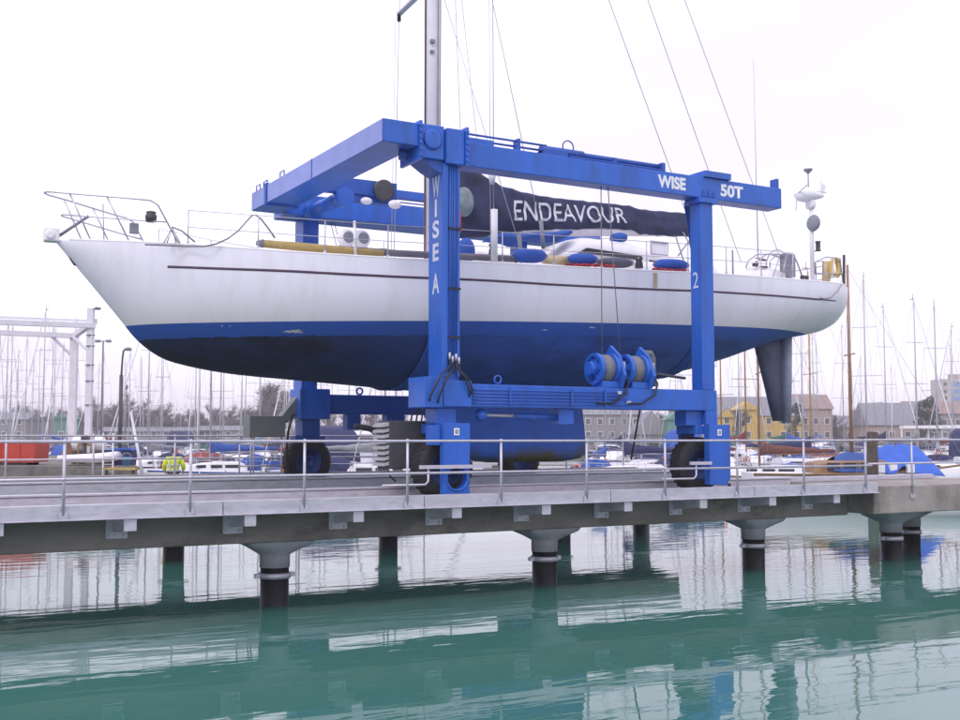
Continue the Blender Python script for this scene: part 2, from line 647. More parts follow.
pier = make_pier(17.7, 19.6, -8.0, 19.42, True, 'concrete pier with steel walkway nearest the camera, on black piles')
MB().box((19.44, 17.0, 1.12), (36.0, 19.6, 1.72)).build('landing_block', mat('landing_concrete', (0.31, 0.285, 0.265), 0.85, var=0.25, vscale=1.3, dark=(0.13, 0.115, 0.10), damount=0.8, dscale=0.9, bump=0.5, bscale=18), pier, bevel=0.025)
MB().box((19.44, 19.42, 1.722), (24.4, 19.6, 1.84)).build('kerb', STEEL, pier, bevel=0.015)
MB().box((-8.0, 16.93, 1.72), (19.42, 17.69, 1.765)).build('walkway_deck', STEEL, pier)
x = -8.0
j = 0
for x1 in (-3.1, 0.4, 5.2, 8.6, 12.4, 15.9, 19.41):          # galvanised fascia channel in lengths
    fb = MB().box((x + 0.008, 16.86, 1.585), (x1 - 0.008, 16.92, 1.80))
    fb.box((x + 0.008, 16.80, 1.585), (x1 - 0.008, 16.86, 1.60))
    fb.build('fascia_channel', STEEL, pier, bevel=0.004)
    x = x1
for i in range(-5, 9):
    bx = 3.80 + 1.79 * i + 0.02
    br = MB()
    br.box((bx - 0.08, 16.84, 1.41), (bx + 0.10, 16.85, 1.58))            # pale end plate
    br.build('bracket_end_plate', STEEL_L, pier)
    br = MB()
    br.prism([(bx - 0.06, 16.85, 1.43), (bx - 0.06, 17.70, 1.34), (bx - 0.06, 17.70, 1.58), (bx - 0.06, 16.85, 1.58)], (0.12, 0, 0))
    br.box((bx - 0.16, 17.655, 1.24), (bx + 0.16, 17.695, 1.55))
    for dx in (-0.11, 0.11):
        br.cyl((bx + dx, 17.62, 1.29), (bx + dx, 17.66, 1.29), 0.025, 8)
    br.build('walkway_bracket', STEEL, pier, bevel=0.004)
for px_ in (1.0, 6.50, 11.83, 17.10):
    make_pile(pier, px_, 18.2, True)
make_pile(pier, 21.05, 17.95, True)
for px_ in (22.9, 28.3):
    make_pile(pier, px_, 18.95, True)

pier2 = make_pier(24.85, 26.95, -8.0, 20.6, False, 'concrete pier on the far side of the lifting dock, under the yacht')
for px_ in (1.55, 6.86, 12.2, 17.4, 20.1):
    make_pile(pier2, px_, 25.9, False)


# guard rails: posts, top rail, knee rail
def guard_rail(Y, xs, z0, ztop, zmid, x0, x1, label, side=True, r=0.021, z0_of=None):
    root = thing('guard_rail', (xs[0], Y, z0), label, 'handrail')
    tr = MB().tube([(x0 + (x1 - x0) * q / 40, Y, ztop) for q in range(41)], r, 8)
    tr.build('top_rail', STEEL_L, root)
    MB().tube([(x0, Y, zmid), (x1, Y, zmid)], r, 8).build('knee_rail', STEEL_L, root)
    for x in xs:
        pm = MB()
        pm.tube([(x, Y, z0), (x, Y, ztop)], r * 1.08, 8)
        pm.ball((x, Y, ztop), r * 1.7, 10, 6)
        pm.ball((x, Y, zmid), r * 1.6, 10, 6)
        if side:
            pm.box((x - 0.06, Y - 0.012, z0 - 0.06), (x + 0.06, Y + 0.012, z0 + 0.05))
            for s in (-0.035, 0.035):
                pm.cyl((x + s, Y - 0.03, z0 - 0.02), (x + s, Y, z0 - 0.02), 0.012, 6)
        else:
            pm.box((x - 0.06, Y - 0.06, z0), (x + 0.06, Y + 0.06, z0 + 0.02))
        pm.build('post', STEEL_L, root)
    return root


guard_rail(16.835, [2.9 + 1.79 * i for i in range(-4, 10)], 1.66, 2.70, 2.17, -6.0, 19.2, 'galvanised handrail with knee rail along the walkway nearest the camera')
guard_rail(16.975, [20.62 + 1.9 * i for i in range(0, 7)], 1.50, 2.71, 2.20, 19.24, 36.0, 'galvanised handrail on the blunt concrete block at the right end of the near pier')
guard_rail(26.85, [-4.0 + 1.85 * i for i in range(0, 13)], 1.62, 2.80, 2.27, -6.0, 19.6, 'thin handrail along the far pier, behind the hoist wheels', side=False, r=0.02)


# ================================================================== BOAT HOIST
hoist = thing('boat_hoist', (9.9, 18.6, 1.62), 'tall blue wheeled boat hoist with white lettering, carrying the yacht over the dock', 'boat hoist')
BV_ = 0.012


def part(mb, name, m=BLUE, parent=hoist, bevel=BV_):
    return mb.build(name, m, parent, bevel=bevel)


# near left leg (a box with a channel of pipes on its front)
leg = MB().box((9.69, 18.32, 3.30), (10.05, 18.87, 7.82))
leg.box((9.69, 18.29, 3.86), (9.80, 18.318, 7.82)).box((9.99, 18.29, 3.86), (10.05, 18.318, 7.82))
leg1 = part(leg, 'leg')
lettering('lettering', 'W', (9.686, 18.72, 7.22), 0.30, 0.42, (0, -1, 0), (0, 0, 1), LETTER_F, leg1, 0.03)
for ch, z0, w in (('I', 6.86, 0.09), ('S', 6.46, 0.26), ('E', 6.03, 0.24), ('A', 5.42, 0.28)):
    lettering('lettering', ch, (9.686, 18.57 + w / 2, z0), w, 0.33 if ch != 'A' else 0.38, (0, -1, 0), (0, 0, 1), LETTER_F, leg1, 0.03)
for x in (9.835, 9.875, 9.92, 9.955):
    MB().tube([(x, 18.285, 3.95), (x, 18.285, 8.2)], 0.011, 6).build('hydraulic_pipe', BLUE, leg1)
for z in (6.62, 5.50, 4.60):
    MB().box((9.80, 18.262, z - 0.02), (10.055, 18.287, z + 0.015)).build('pipe_clamp', BLACK, leg1)
leg2 = part(MB().box((15.85, 18.30, 3.753), (16.19, 18.64, 7.83)), 'leg')
lettering('lettering', '2', (15.846, 18.56, 5.92), 0.17, 0.34, (0, -1, 0), (0, 0, 1), LETTER_F, leg2, 0.0)
part(MB().box((15.78, 18.24, 7.72), (16.30, 18.74, 7.826)), 'leg_flange')
for dx in (0.08, 0.22, 0.36):
    MB().prism([(15.86 + dx - 0.05, 18.29, 7.86), (15.86 + dx + 0.05, 18.29, 7.86), (15.86 + dx, 18.29, 8.0)], (0, -0.012, 0)).build('gusset', BLUE_D, leg2)
# far legs
leg3 = part(MB().box((9.72, 25.5, 3.921), (10.12, 26.05, 7.998)).box((9.66, 25.42, 3.2), (10.42, 26.12, 3.92)), 'leg')
leg4 = part(MB().box((15.85, 25.7, 3.803), (16.19, 26.05, 8.0)), 'leg')
# cross beam and corner block
xb = MB().box((8.42, 18.20, 8.04), (9.14, 25.45, 8.47))
xb = part(xb, 'cross_beam', bevel=0.02)
LIT_BLUE = mat('painted_lit_blue', (0.27, 0.32, 0.66), 0.75, var=0.08, vscale=2)  # paler blue: the sky's light on the beam's left face put into the colour
MB().box((8.412, 18.215, 8.055), (8.418, 24.33, 8.455)).build('painted_lit_side', LIT_BLUE, xb)
MB().box((8.412, 24.49, 8.055), (8.418, 25.43, 8.455)).build('painted_lit_side', LIT_BLUE, xb)
MB().box((8.375, 24.35, 8.0), (9.18, 24.47, 8.50)).build('joint_flange', BLUE_D, xb, bevel=0.008)
MB().box((8.405, 21.6, 8.05), (8.4115, 21.66, 8.46)).build('weld_seam', BLUE_D, xb)
for y in (23.5, 24.6, 25.1):
    MB().tube([(8.5, y, 8.46), (8.5, y, 8.62), (8.5, y + 0.25, 8.62), (8.5, y + 0.25, 8.46)], 0.015, 6).build('lifting_eye', BLUE_D, xb)
cb = MB().box((9.20, 18.26, 7.86), (9.70, 18.9, 8.50)).box((9.72, 18.20, 7.80), (10.10, 18.95, 8.47))
cb = part(cb, 'corner_block', bevel=0.02)
MB().lathe([(0.19, 0.0), (0.19, -0.03), (0.15, -0.035)], (9.45, 18.258, 8.22), 'Y', 20).build('boss_plate', BLUE, cb)
for x in (9.17, 10.135):
    fl = MB().box((x - 0.03, 18.16, 7.80), (x + 0.03, 18.98, 8.52))
    for q in range(6):
        z = 7.88 + q * 0.11
        fl.cyl((x, 18.13, z), (x, 18.165, z), 0.03, 6)
    fl.build('bolted_flange', BLUE, cb, bevel=0.004)
MB().prism([(9.15, 18.32, 8.03), (9.15, 18.32, 7.92), (9.5, 18.32, 7.70), (9.69, 18.32, 7.62), (9.69, 18.32, 7.85)], (0, 0.5, 0)).build('knee_gusset', BLUE_D, cb)
MB().lathe([(0.09, 0), (0.09, 0.16)], (9.02, 18.6, 7.87), 'Z', 14).build('sheave_housing', BLUE_D, cb)
# near top beam
tb = part(MB().box((10.17, 18.30, 7.83), (18.2, 18.74, 8.28)), 'top_beam', bevel=0.015)
lettering('lettering', 'WISE', (14.72, 18.297, 7.93), 0.74, 0.27, (1, 0, 0), (0, 0, 1), LETTER, tb, 0.045)
lettering('lettering', '50T', (16.42, 18.297, 7.92), 0.64, 0.27, (1, 0, 0), (0, 0, 1), LETTER, tb, 0.04)
MB().box((15.95, 18.24, 8.282), (16.68, 18.80, 8.42)).build('leg_cap', BLUE, tb, bevel=0.01)
MB().box((18.10, 18.34, 8.28), (18.16, 18.55, 8.50)).build('end_stop', BLUE_D, tb)
MB().box((10.2, 18.42, 8.28), (10.85, 18.7, 8.42)).build('pipe_block', BLUE, tb, bevel=0.01)
for y, z in ((18.5, 8.50), (18.62, 8.43)):
    MB().tube([(10.2, y, z), (12.1, y, z)], 0.022, 8).build('hydraulic_pipe', BLUE_D, tb)
MB().box((11.42, 18.46, 8.28), (11.48, 18.64, 8.55)).build('pipe_stand', BLUE_D, tb)
ram = MB()
ram.tube([(12.0, 18.55, 8.43), (13.0, 18.55, 8.43)], 0.085, 12).tube([(12.9, 18.55, 8.43), (15.0, 18.55, 8.43)], 0.055, 12)
ram.box((12.0, 18.4, 8.28), (12.55, 18.68, 8.40)).box((13.7, 18.46, 8.28), (13.8, 18.64, 8.46)).box((14.95, 18.44, 8.28), (15.04, 18.66, 8.50))
ram.tube([(12.6, 18.42, 8.33), (15.0, 18.42, 8.33)], 0.02, 6)
ram.build('hydraulic_ram', BLUE_D, tb)
MB().tube([(12.62 + 0.13 * cos(a * pi / 8), 18.50, 8.54 + 0.13 * sin(a * pi / 8)) for a in range(16)], 0.014, 6, closed=True).build('hose_ring', BLUE_D, tb)
# far top beam with its own ram line above
tb2 = part(MB().box((9.16, 25.12, 8.0), (18.2, 26.02, 8.5)), 'top_beam', bevel=0.015)
MB().box((11.3, 25.7, 8.82), (16.5, 25.92, 9.02)).box((11.5, 25.75, 8.5), (11.62, 25.87, 8.82)).box((14.0, 25.75, 8.5), (14.12, 25.87, 8.82)).build('hydraulic_ram', BLUE, tb2)
for z in (8.62, 8.70):
    MB().tube([(11.6, 25.66, z), (16.0, 25.66, z)], 0.018, 6).build('hydraulic_pipe', BLUE_D, tb2)
# sliding ram slung beneath the far end of the cross beam
rm = MB()
a_, b_ = at(312, 212, 24.9), at(362, 193, 23.2)
b_ = Vector((a_.x, b_.y, a_.z))
rm.tube([a_, b_], 0.16, 16).tube([a_ + Vector((0, 0.02, 0)), a_ - Vector((0, 0.25, 0))], 0.21, 16)
rm.tube([b_, b_ - Vector((0, 0.35, 0))], 0.20, 16)
rm = part(rm, 'sliding_ram', bevel=0)
MB().box((a_.x - 0.1, 23.0, a_.z - 0.05), (a_.x + 1.3, 23.25, a_.z + 0.45)).box((9.1, 22.95, 8.15), (a_.x + 1.0, 23.2, 8.45)).build('ram_bracket', BLUE_D, rm, bevel=0.01)
MB().lathe([(0.2, -0.05), (0.24, -0.05), (0.24, 0.05), (0.2, 0.05)], (a_.x + 0.9, 22.85, a_.z + 0.22), 'Y', 20).build('sheave', GREYBOX, rm)
MB().ball((a_.x + 1.15, 22.8, a_.z - 0.08), (0.16, 0.1, 0.1)).build('sheave_cover', WHITE_P, rm)
MB().ball((a_.x + 0.5, 22.9, a_.z - 0.05), (0.14, 0.1, 0.08)).build('sheave_cover', WHITE_P, rm)
# near lower beam with its pipes
lb = part(MB().box((10.06, 18.30, 3.32), (16.24, 18.74, 3.75)), 'lower_beam', bevel=0.015)
lj = MB().box((9.30, 18.24, 3.30), (9.68, 18.92, 3.86)).box((9.682, 18.22, 3.32), (10.26, 18.94, 3.80))
part(lj, 'beam_joint', parent=lb, bevel=0.015)
for q in range(5):
    z = 3.40 + q * 0.062
    MB().tube([(10.3, 18.275, z), (13.9 - 0.25 * (q % 2), 18.275, z)], 0.012, 6).build('hydraulic_pipe', BLUE, lb)
for x in (11.1, 12.5, 13.3):
    MB().box((x, 18.258, 3.37), (x + 0.05, 18.297, 3.69)).build('pipe_clamp', BLUE_D, lb)
for x, z in ((13.62, 3.62), (13.85, 3.43)):
    MB().box((x, 18.25, z), (x + 0.09, 18.297, z + 0.06)).build('pipe_coupling', STEEL_L, lb)
MB().tube([(10.98 + 0.075 * cos(a * pi / 6), 18.5, 3.85 + 0.075 * sin(a * pi / 6)) for a in range(12)], 0.022, 6, closed=True).build('lifting_eye', BLUE, lb)
for x, z in ((9.82, 4.18), (9.88, 4.12), (9.95, 4.16), (10.01, 4.10)):
    MB().cyl((x, 18.26, z), (x, 18.26, z + 0.13), 0.022, 8).build('hose_valve', STEEL_L, lb)
for i, (x, z, xe, ze) in enumerate(((9.82, 4.18, 9.38, 3.42), (9.88, 4.12, 9.55, 3.38), (9.95, 4.16, 10.2, 3.5), (10.01, 4.1, 10.25, 3.56))):
    mid = ((x + xe) / 2, 18.14, (z + ze) / 2 + (0.12 if i < 2 else 0.02))
    MB().tube([(x, 18.25, z), (x - 0.02, 18.19, z - 0.12), mid, (xe, 18.18, ze + 0.08), (xe, 18.21, ze)], 0.018, 6).build('hydraulic_hose', BLACK, lb)
sr = MB().tube([(11.35, 18.52, 3.17), (12.35, 18.52, 3.15)], 0.06, 12).box((12.3, 18.40, 3.02), (12.65, 18.62, 3.315)).ball((11.75, 18.52, 3.15), 0.085)
sr = part(sr, 'steering_ram', parent=lb, bevel=0)
MB().ball((10.62, 18.52, 3.18), 0.12).build('ball_joint', BLUE, sr)
MB().tube([(10.7, 18.52, 3.18), (11.4, 18.52, 3.17)], 0.03, 10).build('ram_rod', STEEL_L, sr)
# far lower beam
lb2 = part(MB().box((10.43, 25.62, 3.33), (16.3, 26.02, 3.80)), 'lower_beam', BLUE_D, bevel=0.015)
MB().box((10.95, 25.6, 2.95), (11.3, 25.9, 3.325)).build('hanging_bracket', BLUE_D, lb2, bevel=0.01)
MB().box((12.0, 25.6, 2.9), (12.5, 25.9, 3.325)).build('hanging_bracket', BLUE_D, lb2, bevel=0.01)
MB().tube([(11.35 + 0.08 * cos(a * pi / 6), 25.8, 3.90 + 0.08 * sin(a * pi / 6)) for a in range(12)], 0.025, 6, closed=True).build('lifting_eye', BLUE_D, lb2)
MB().tube([(11.0, 25.3, 3.05), (13.5, 25.0, 2.55)], 0.07, 10).build('steering_ram', GREYBOX, lb2)


def wheel(x, y, side, label=None):
    """tyre and rim, axle along Y; side -1 shows its rim to the camera side"""
    r, w = 0.57, 0.42
    prof = [(0.33, -w / 2), (0.40, -w / 2 - 0.012), (0.50, -w / 2), (0.555, -w * 0.38), (r, -w * 0.28), (r, w * 0.28), (0.555, w * 0.38), (0.50, w / 2), (0.40, w / 2 + 0.012), (0.33, w / 2)]
    t = MB().lathe(prof, (0, 0, 0), 'Y', 40, caps=False)
    for k in range(30):
        a = 2 * pi * k / 30
        for s in (-1, 1):
            c = Vector((cos(a + 0.05 * s) * (r - 0.006), s * 0.085, sin(a + 0.05 * s) * (r - 0.006)))
            t.bar(c - Vector((0, 0.07, 0)), c + Vector((0, 0.07, 0)), 0.05, 0.03, up=(cos(a), 0, sin(a)))
    root = bpy.data.objects.new('wheel', t.mesh('wheel', RUBBER))
    COL.objects.link(root)
    root.name = 'wheel'
    root.parent = hoist
    root.location = Vector((x, y, 1.62 + r)) - world_loc(hoist)
    rim = MB().lathe([(0.335, -w / 2 + 0.02), (0.30, -w / 2 + 0.015), (0.27, -w / 2 + 0.10), (0.15, -w / 2 + 0.12), (0.13, -w / 2 + 0.02), (0.10, -w / 2), (0.10, w / 2), (0.30, w / 2 - 0.015), (0.335, w / 2 - 0.02)], (0, 0, 0), 'Y', 32)
    for k in range(8):
        a = 2 * pi * k / 8
        rim.cyl((0.2 * cos(a), -w / 2 + 0.08, 0.2 * sin(a)), (0.2 * cos(a), -w / 2 + 0.13, 0.2 * sin(a)), 0.02, 6)
    o = bpy.data.objects.new('rim', rim.mesh('rim', mat('rim_dark_blue', (0.014, 0.045, 0.22), 0.6, var=0.2)))
    COL.objects.link(o)
    o.parent = root
    return root


wheel(9.90, 18.72, -1)
wheel(15.98, 18.72, -1)
wheel(10.02, 25.9, -1)
wheel(16.02, 25.9, -1)
# near left fork: a slab with a round window over the axle
fk = MB()
cx, cz, hr = 9.94, 2.02, 0.20
x0, x1, z0, z1 = 9.67, 10.21, 1.70, 3.02
NN = 48
ring_i, ring_o = [], []
for k in range(NN):
    a = 2 * pi * k / NN
    ca, sa = cos(a), sin(a)
    t1 = ((x1 - cx) / ca if ca > 1e-6 else (x0 - cx) / ca if ca < -1e-6 else 1e9)
    t2 = ((z1 - cz) / sa if sa > 1e-6 else (z0 - cz) / sa if sa < -1e-6 else 1e9)
    tt = min(t1, t2)
    ring_i.append((cx + hr * ca, cz + hr * sa))
    ring_o.append((cx + tt * ca, cz + tt * sa))
for corner in ((x1, z1), (x0, z1), (x0, z0), (x1, z0)):
    kbest = min(range(NN), key=lambda q: hypot(ring_o[q][0] - corner[0], ring_o[q][1] - corner[1]))
    ring_o[kbest] = corner
vs = []
for (yy) in (18.20, 18.36):
    vs += [(q[0], yy, q[1]) for q in ring_i] + [(q[0], yy, q[1]) for q in ring_o]
fs = []
for k in range(NN):
    k2 = (k + 1) % NN
    fs += [(k, k2, NN + k2, NN + k), (2 * NN + k, 3 * NN + k, 3 * NN + k2, 2 * NN + k2), (k, 2 * NN + k, 2 * NN + k2, k2), (NN + k, NN + k2, 3 * NN + k2, 3 * NN + k)]
fk.add(vs, fs)
fork1 = part(fk, 'wheel_fork', bevel=0.008)
MB().tube([(cx + (hr + 0.02) * cos(a * pi / 12), 18.195, cz + (hr + 0.02) * sin(a * pi / 12)) for a in range(24)], 0.022, 8, closed=True).build('window_lip', BLUE, fork1)
MB().box((9.62, 18.372, 2.83), (10.2, 19.02, 3.01)).box((9.60, 18.38, 3.01), (10.02, 18.80, 3.298)).box((9.42, 18.3, 2.62), (9.66, 18.44, 2.98)).build('fork_head', BLUE, fork1, bevel=0.01)
MB().box((9.72, 18.99, 1.75), (10.12, 19.06, 2.83)).build('fork_arm', BLUE_D, fork1, bevel=0.01)
fk = MB().prism([(15.93, 18.20, 1.78), (16.38, 18.20, 1.76), (16.50, 18.20, 1.90), (16.50, 18.20, 3.03), (15.93, 18.20, 3.03)], (0, 0.17, 0))
fork2 = part(fk, 'wheel_fork', bevel=0.01)
MB().box((15.72, 18.382, 2.83), (16.35, 19.02, 3.01)).box((15.5, 18.42, 3.01), (15.92, 18.8, 3.318)).box((15.93, 18.30, 3.031), (16.24, 18.68, 3.318)).build('fork_head', BLUE, fork2, bevel=0.01)
MB().box((15.8, 18.99, 1.75), (16.2, 19.06, 2.83)).build('fork_arm', BLUE_D, fork2, bevel=0.01)
MB().box((16.40, 18.18, 1.64), (16.48, 18.199, 1.80)).build('rubber_flap', BLACK, fork2)
for fo, x in ((fork1, 9.93), (fork2, 16.2)):
    pl = MB().box((x - 0.055, 18.190, 2.80), (x + 0.055, 18.197, 2.93)).build('number_plate', LETTER, fo)
    mk = MB()
    mk.box((x - 0.028, 18.186, 2.83), (x - 0.012, 18.189, 2.90)).box((x + 0.012, 18.186, 2.83), (x + 0.028, 18.189, 2.90)).box((x - 0.011, 18.186, 2.885), (x + 0.011, 18.189, 2.90)).box((x - 0.011, 18.186, 2.83), (x + 0.011, 18.189, 2.845))
    mk.build('plate_mark', BLACK, pl)
for x in (10.02, 16.02):
    f2 = part(MB().box((x - 0.2, 25.68, 2.8), (x + 0.25, 26.16, 3.195)).box((x - 0.2, 26.13, 1.75), (x + 0.2, 26.2, 2.8)).box((x - 0.35, 25.72, 2.62), (x + 0.4, 26.1, 2.80)), 'wheel_fork', BLUE_D, bevel=0.01)
# wheel guards: flat galvanised bar on a bent tube
for (xa, xb, xt) in ((9.15, 10.62, 9.32), (15.35, 15.9, 15.5)):
    g = MB().box((xa, 18.10, 2.20), (xb, 18.16, 2.265))
    g.tube([(xt, 18.13, 2.20), (xt, 18.13, 1.98), (xt - 0.06, 18.13, 1.92), (xt - 0.9, 18.13, 1.92)], 0.02, 8)
    g.build('wheel_guard', STEEL_L, hoist)
# winch drums on the near lower beam
for x in (13.18, 13.92):
    d = MB().lathe([(0.02, -0.09), (0.13, -0.09), (0.145, -0.03), (0.145, 0.085), (0.235, 0.085), (0.25, 0.03), (0.315, 0.03), (0.315, 0.12), (0.27, 0.12), (0.27, 0.40), (0.32, 0.40), (0.32, 0.49), (0.05, 0.49)], (x, 18.52, 4.13), 'X', 32, smooth=False)
    for q in range(6):
        a = q * pi / 3
        d.bar((x + .07, 18.52 + .11 * cos(a), 4.13 + .11 * sin(a)), (x + .07, 18.52 + .27 * cos(a), 4.13 + .27 * sin(a)), .03, .05, up=(1, 0, 0))
    d = part(d, 'winch_drum', bevel=0)
    MB().lathe([(0.272, 0.15), (0.29, 0.16), (0.29, 0.37), (0.272, 0.38)], (x, 18.52, 4.13), 'X', 32).build('wound_rope', WIREROPE, d)
    sp = MB().prism([(x + 0.50, 18.25, 3.752), (x + 0.50, 18.80, 3.752), (x + 0.50, 18.90, 4.13), (x + 0.50, 18.74, 4.46), (x + 0.50, 18.60, 4.62), (x + 0.50, 18.30, 4.40), (x + 0.50, 18.12, 4.0)], (0.07, 0, 0))
    sp.box((x + 0.1, 18.30, 3.752), (x + 0.49, 18.70, 3.88))
    sp.build('drum_stand', BLUE, d, bevel=0.008)
    MB().cyl((x + 0.56, 18.5, 4.05), (x + 0.74, 18.5, 4.05), 0.13, 16).build('hydraulic_motor', GREYBOX, d)
    MB().box((x + 0.60, 18.32, 4.05), (x + 0.68, 18.38, 4.28)).build('motor_valve', STEEL_L, d)
    MB().tube([(x + 0.64, 18.33, 4.05), (x + 0.70, 18.26, 3.85), (x + 0.62, 18.24, 3.62), (x + 0.30, 18.25, 3.44), (x - 0.05, 18.26, 3.44)], 0.022, 7).build('hydraulic_hose', BLACK, d)
for (t0, b0) in (((601, 186), (602, 354)), ((608, 187), (620, 354))):
    a, b = at(*t0, 18.5), at(*b0, 18.48)
    MB().tube([a, b], 0.010, 6).build('lifting_rope', WIREROPE, hoist)
MB().tube([(15.55, 18.5, 4.0), (14.7, 18.55, 4.08)], 0.03, 8).build('cross_pipe', GREYBOX, hoist)
MB().tube([(15.25, 19.2, 3.85), (15.25, 19.2, 4.45), (15.2, 19.2, 4.55), (15.0, 19.2, 4.55)], 0.07, 10).build('drain_pipe', GREYBOX2, hoist)
MB().tube([(14.95, 18.9, 4.4), (14.8, 18.95, 3.76), (14.5, 19.0, 2.3)], 0.02, 6).build('hydraulic_hose', BLACK, hoist)
# engine housing with louvres on its left face
eh = part(MB().box((9.0, 19.08, 2.18), (10.25, 19.62, 3.07)), 'engine_housing', GREYBOX, bevel=0.02)
for q in range(8):
    z = 2.25 + q * 0.103
    MB().prism([(8.995, 19.09, z), (8.90, 19.09, z - 0.02), (8.90, 19.09, z + 0.02), (8.995, 19.09, z + 0.066)], (0, 0.52, 0)).build('louvre', LOUVRE, eh)
for q in range(6):
    x = 9.55 + q * 0.11
    MB().tube([(x, 19.3, 3.07), (x, 19.25, 3.2), (x + 0.06, 19.1, 3.28), (x + 0.1, 19.0, 3.33)], 0.016, 6).build('hydraulic_hose', BLACK, eh)
MB().tube([(8.95, 19.1, 2.2), (9.0, 19.05, 2.05), (9.1, 19.0, 1.95)], 0.015, 6).build('hydraulic_hose', BLACK, eh)
# operator's platform on the far left leg
pf = part(MB().box((8.5, 25.62, 2.77), (9.37, 26.1, 3.27)), 'control_cabinet', GREYBOX2, bevel=0.015)
MB().bar((9.36, 25.8, 3.18), (9.80, 25.8, 3.72), 0.34, 0.22).build('cabinet_arm', GREYBOX2, pf, bevel=0.01)
fr = MB()
for x in (8.28, 8.55, 8.62, 9.3):
    fr.tube([(x, 25.66, 1.75), (x, 25.66, 2.78 if x != 8.28 else 2.6)], 0.02, 6)
fr.tube([(8.28, 25.66, 2.10), (9.3, 25.66, 2.10)], 0.022, 6).tube([(8.28, 25.66, 2.6), (9.3, 25.66, 2.6)], 0.018, 6)
fr.build('platform_frame', STEEL, pf)
MB().tube([(9.55, 25.6, 3.3), (9.42, 25.55, 2.9), (9.38, 25.55, 2.4), (9.5, 25.55, 1.95)], 0.03, 7).build('hydraulic_hose', BLACK, pf)


# ================================================================== THE LIFTED YACHT
YC = 22.2
yacht = thing('racing_yacht', (13.5, YC, 2.2), 'large white racing yacht with blue bottom, hanging in the blue hoist', 'yacht')


def ypart(mb, name, m, parent=yacht, bevel=0.0):
    return mb.build(name, m, parent, bevel=bevel)


BX = [3.55, 4.2, 5, 6, 7.5, 9, 11, 13, 15, 17, 19, 21, 22.4, 22.65, 22.85, 22.94]
BB = [0.02, .42, .85, 1.3, 1.8, 2.15, 2.45, 2.58, 2.6, 2.52, 2.33, 2.02, 1.70, 1.63, 1.53, 1.36]
ZSX = [3.55, 4.28, 5.1, 6.8, 8.7, 9.6, 11.3, 12.7, 14.2, 15.5, 17, 18.3, 19.8, 21, 21.9, 22.4, 22.65, 22.85, 22.94]
ZSY = [6.44, 6.41, 6.38, 6.30, 6.25, 6.245, 6.27, 6.30, 6.35, 6.39, 6.46, 6.51, 6.57, 6.62, 6.66, 6.68, 6.665, 6.61, 6.52]
ZKX = [3.55, 4.81, 5.06, 5.35, 5.65, 5.94, 6.54, 7.15, 8.43, 9.78, 10.72, 12, 13.5, 14.7, 15.74, 17.55, 18.82, 19.82, 21.03, 22.0, 22.4, 22.65, 22.85, 22.94]
ZKY = [6.43, 4.97, 4.67, 4.43, 4.27, 4.19, 4.08, 4.01, 3.93, 3.85, 3.79, 3.74, 3.72, 3.80, 3.94, 4.23, 4.51, 4.80, 5.18, 5.42, 5.52, 5.62, 5.84, 6.12]


def hull_b(X): return interp(X, BX, BB)
def hull_s(X): return interp(X, ZSX, ZSY)
def hull_k(X): return interp(X, ZKX, ZKY)


def hull_point(X, t, side, out=0.0):
    """t 0 keel .. 1 sheer; side -1 near, 1 far"""
    b, zs, zk = hull_b(X), hull_s(X), hull_k(X)
    nn = interp(X, [4, 8, 12, 22], [2.0, 2.5, 2.7, 2.7])
    ee = interp(X, [4, 8, 12, 22], [0.78, 0.58, 0.5, 0.5])
    y = b * (1 - (1 - t) ** nn) ** ee
    z = zk + (zs - zk) * t
    bul = 0.45 * max(0.0, min(1.0, (X - 21.0) / 1.6)) ** 2 * (1 - (y / max(b, .01)) ** 2)
    return Vector((X + bul, YC + side * (y + out), z))


XS = [3.56, 3.8, 4.1, 4.4, 4.6, 4.7, 4.8, 4.88, 4.96, 5.05, 5.15, 5.25, 5.38, 5.52, 5.68, 5.85, 6.05, 6.3, 6.6, 6.95, 7.5, 8.2, 9, 9.8, 10.6, 11.5, 12.5, 13.5, 14.5, 15.5, 16.5, 17.5, 18.5, 19.5, 20.4, 21.2, 21.8, 22.2, 22.4, 22.55, 22.68, 22.8, 22.88, 22.93]
TS = [(q / 22.0) ** 1.7 for q in range(23)]
rings = []
for X in XS:
    near = [hull_point(X, t, -1) for t in reversed(TS)]
    far = [hull_point(X, t, 1) for t in TS[1:]]
    rings.append(near + far)
hm = MB().loft(rings, closed=False, caps=False)
o = len(hm.v) - len(rings[-1])
kk = len(rings[-1])
for j in range(kk // 2):                                      # transom
    if kk - 2 - j > j + 1:
        hm.f.append((o + j, o + j + 1, o + kk - 2 - j, o + kk - 1 - j))
        hm.smooth.append(True)
hull = ypart(hm, 'hull', HULLM)
ta = sum((1 for _ in TS))
# deck with toe rail
dk = MB()
dr = []
for X in XS[1:]:
    b, z = hull_b(X), hull_s(X)
    q = hull_point(X, 1, -1)
    dr.append([Vector((q.x, YC + b * f, z - 0.015 + 0.13 * (1 - f * f) * min(1, b))) for f in (-0.995, -0.8, -0.5, -0.2, 0.2, 0.5, 0.8, 0.995)])
dk.loft(dr, closed=False, caps=False)
deck = ypart(dk, 'deck', WHITE)
for s in (-1, 1):
    tr = MB().tube([hull_point(X, 1, s, -0.025) + Vector((0, 0, 0.015)) for X in XS[1:41]], 0.028, 6)
    ypart(tr, 'toe_rail', WHITE_P)
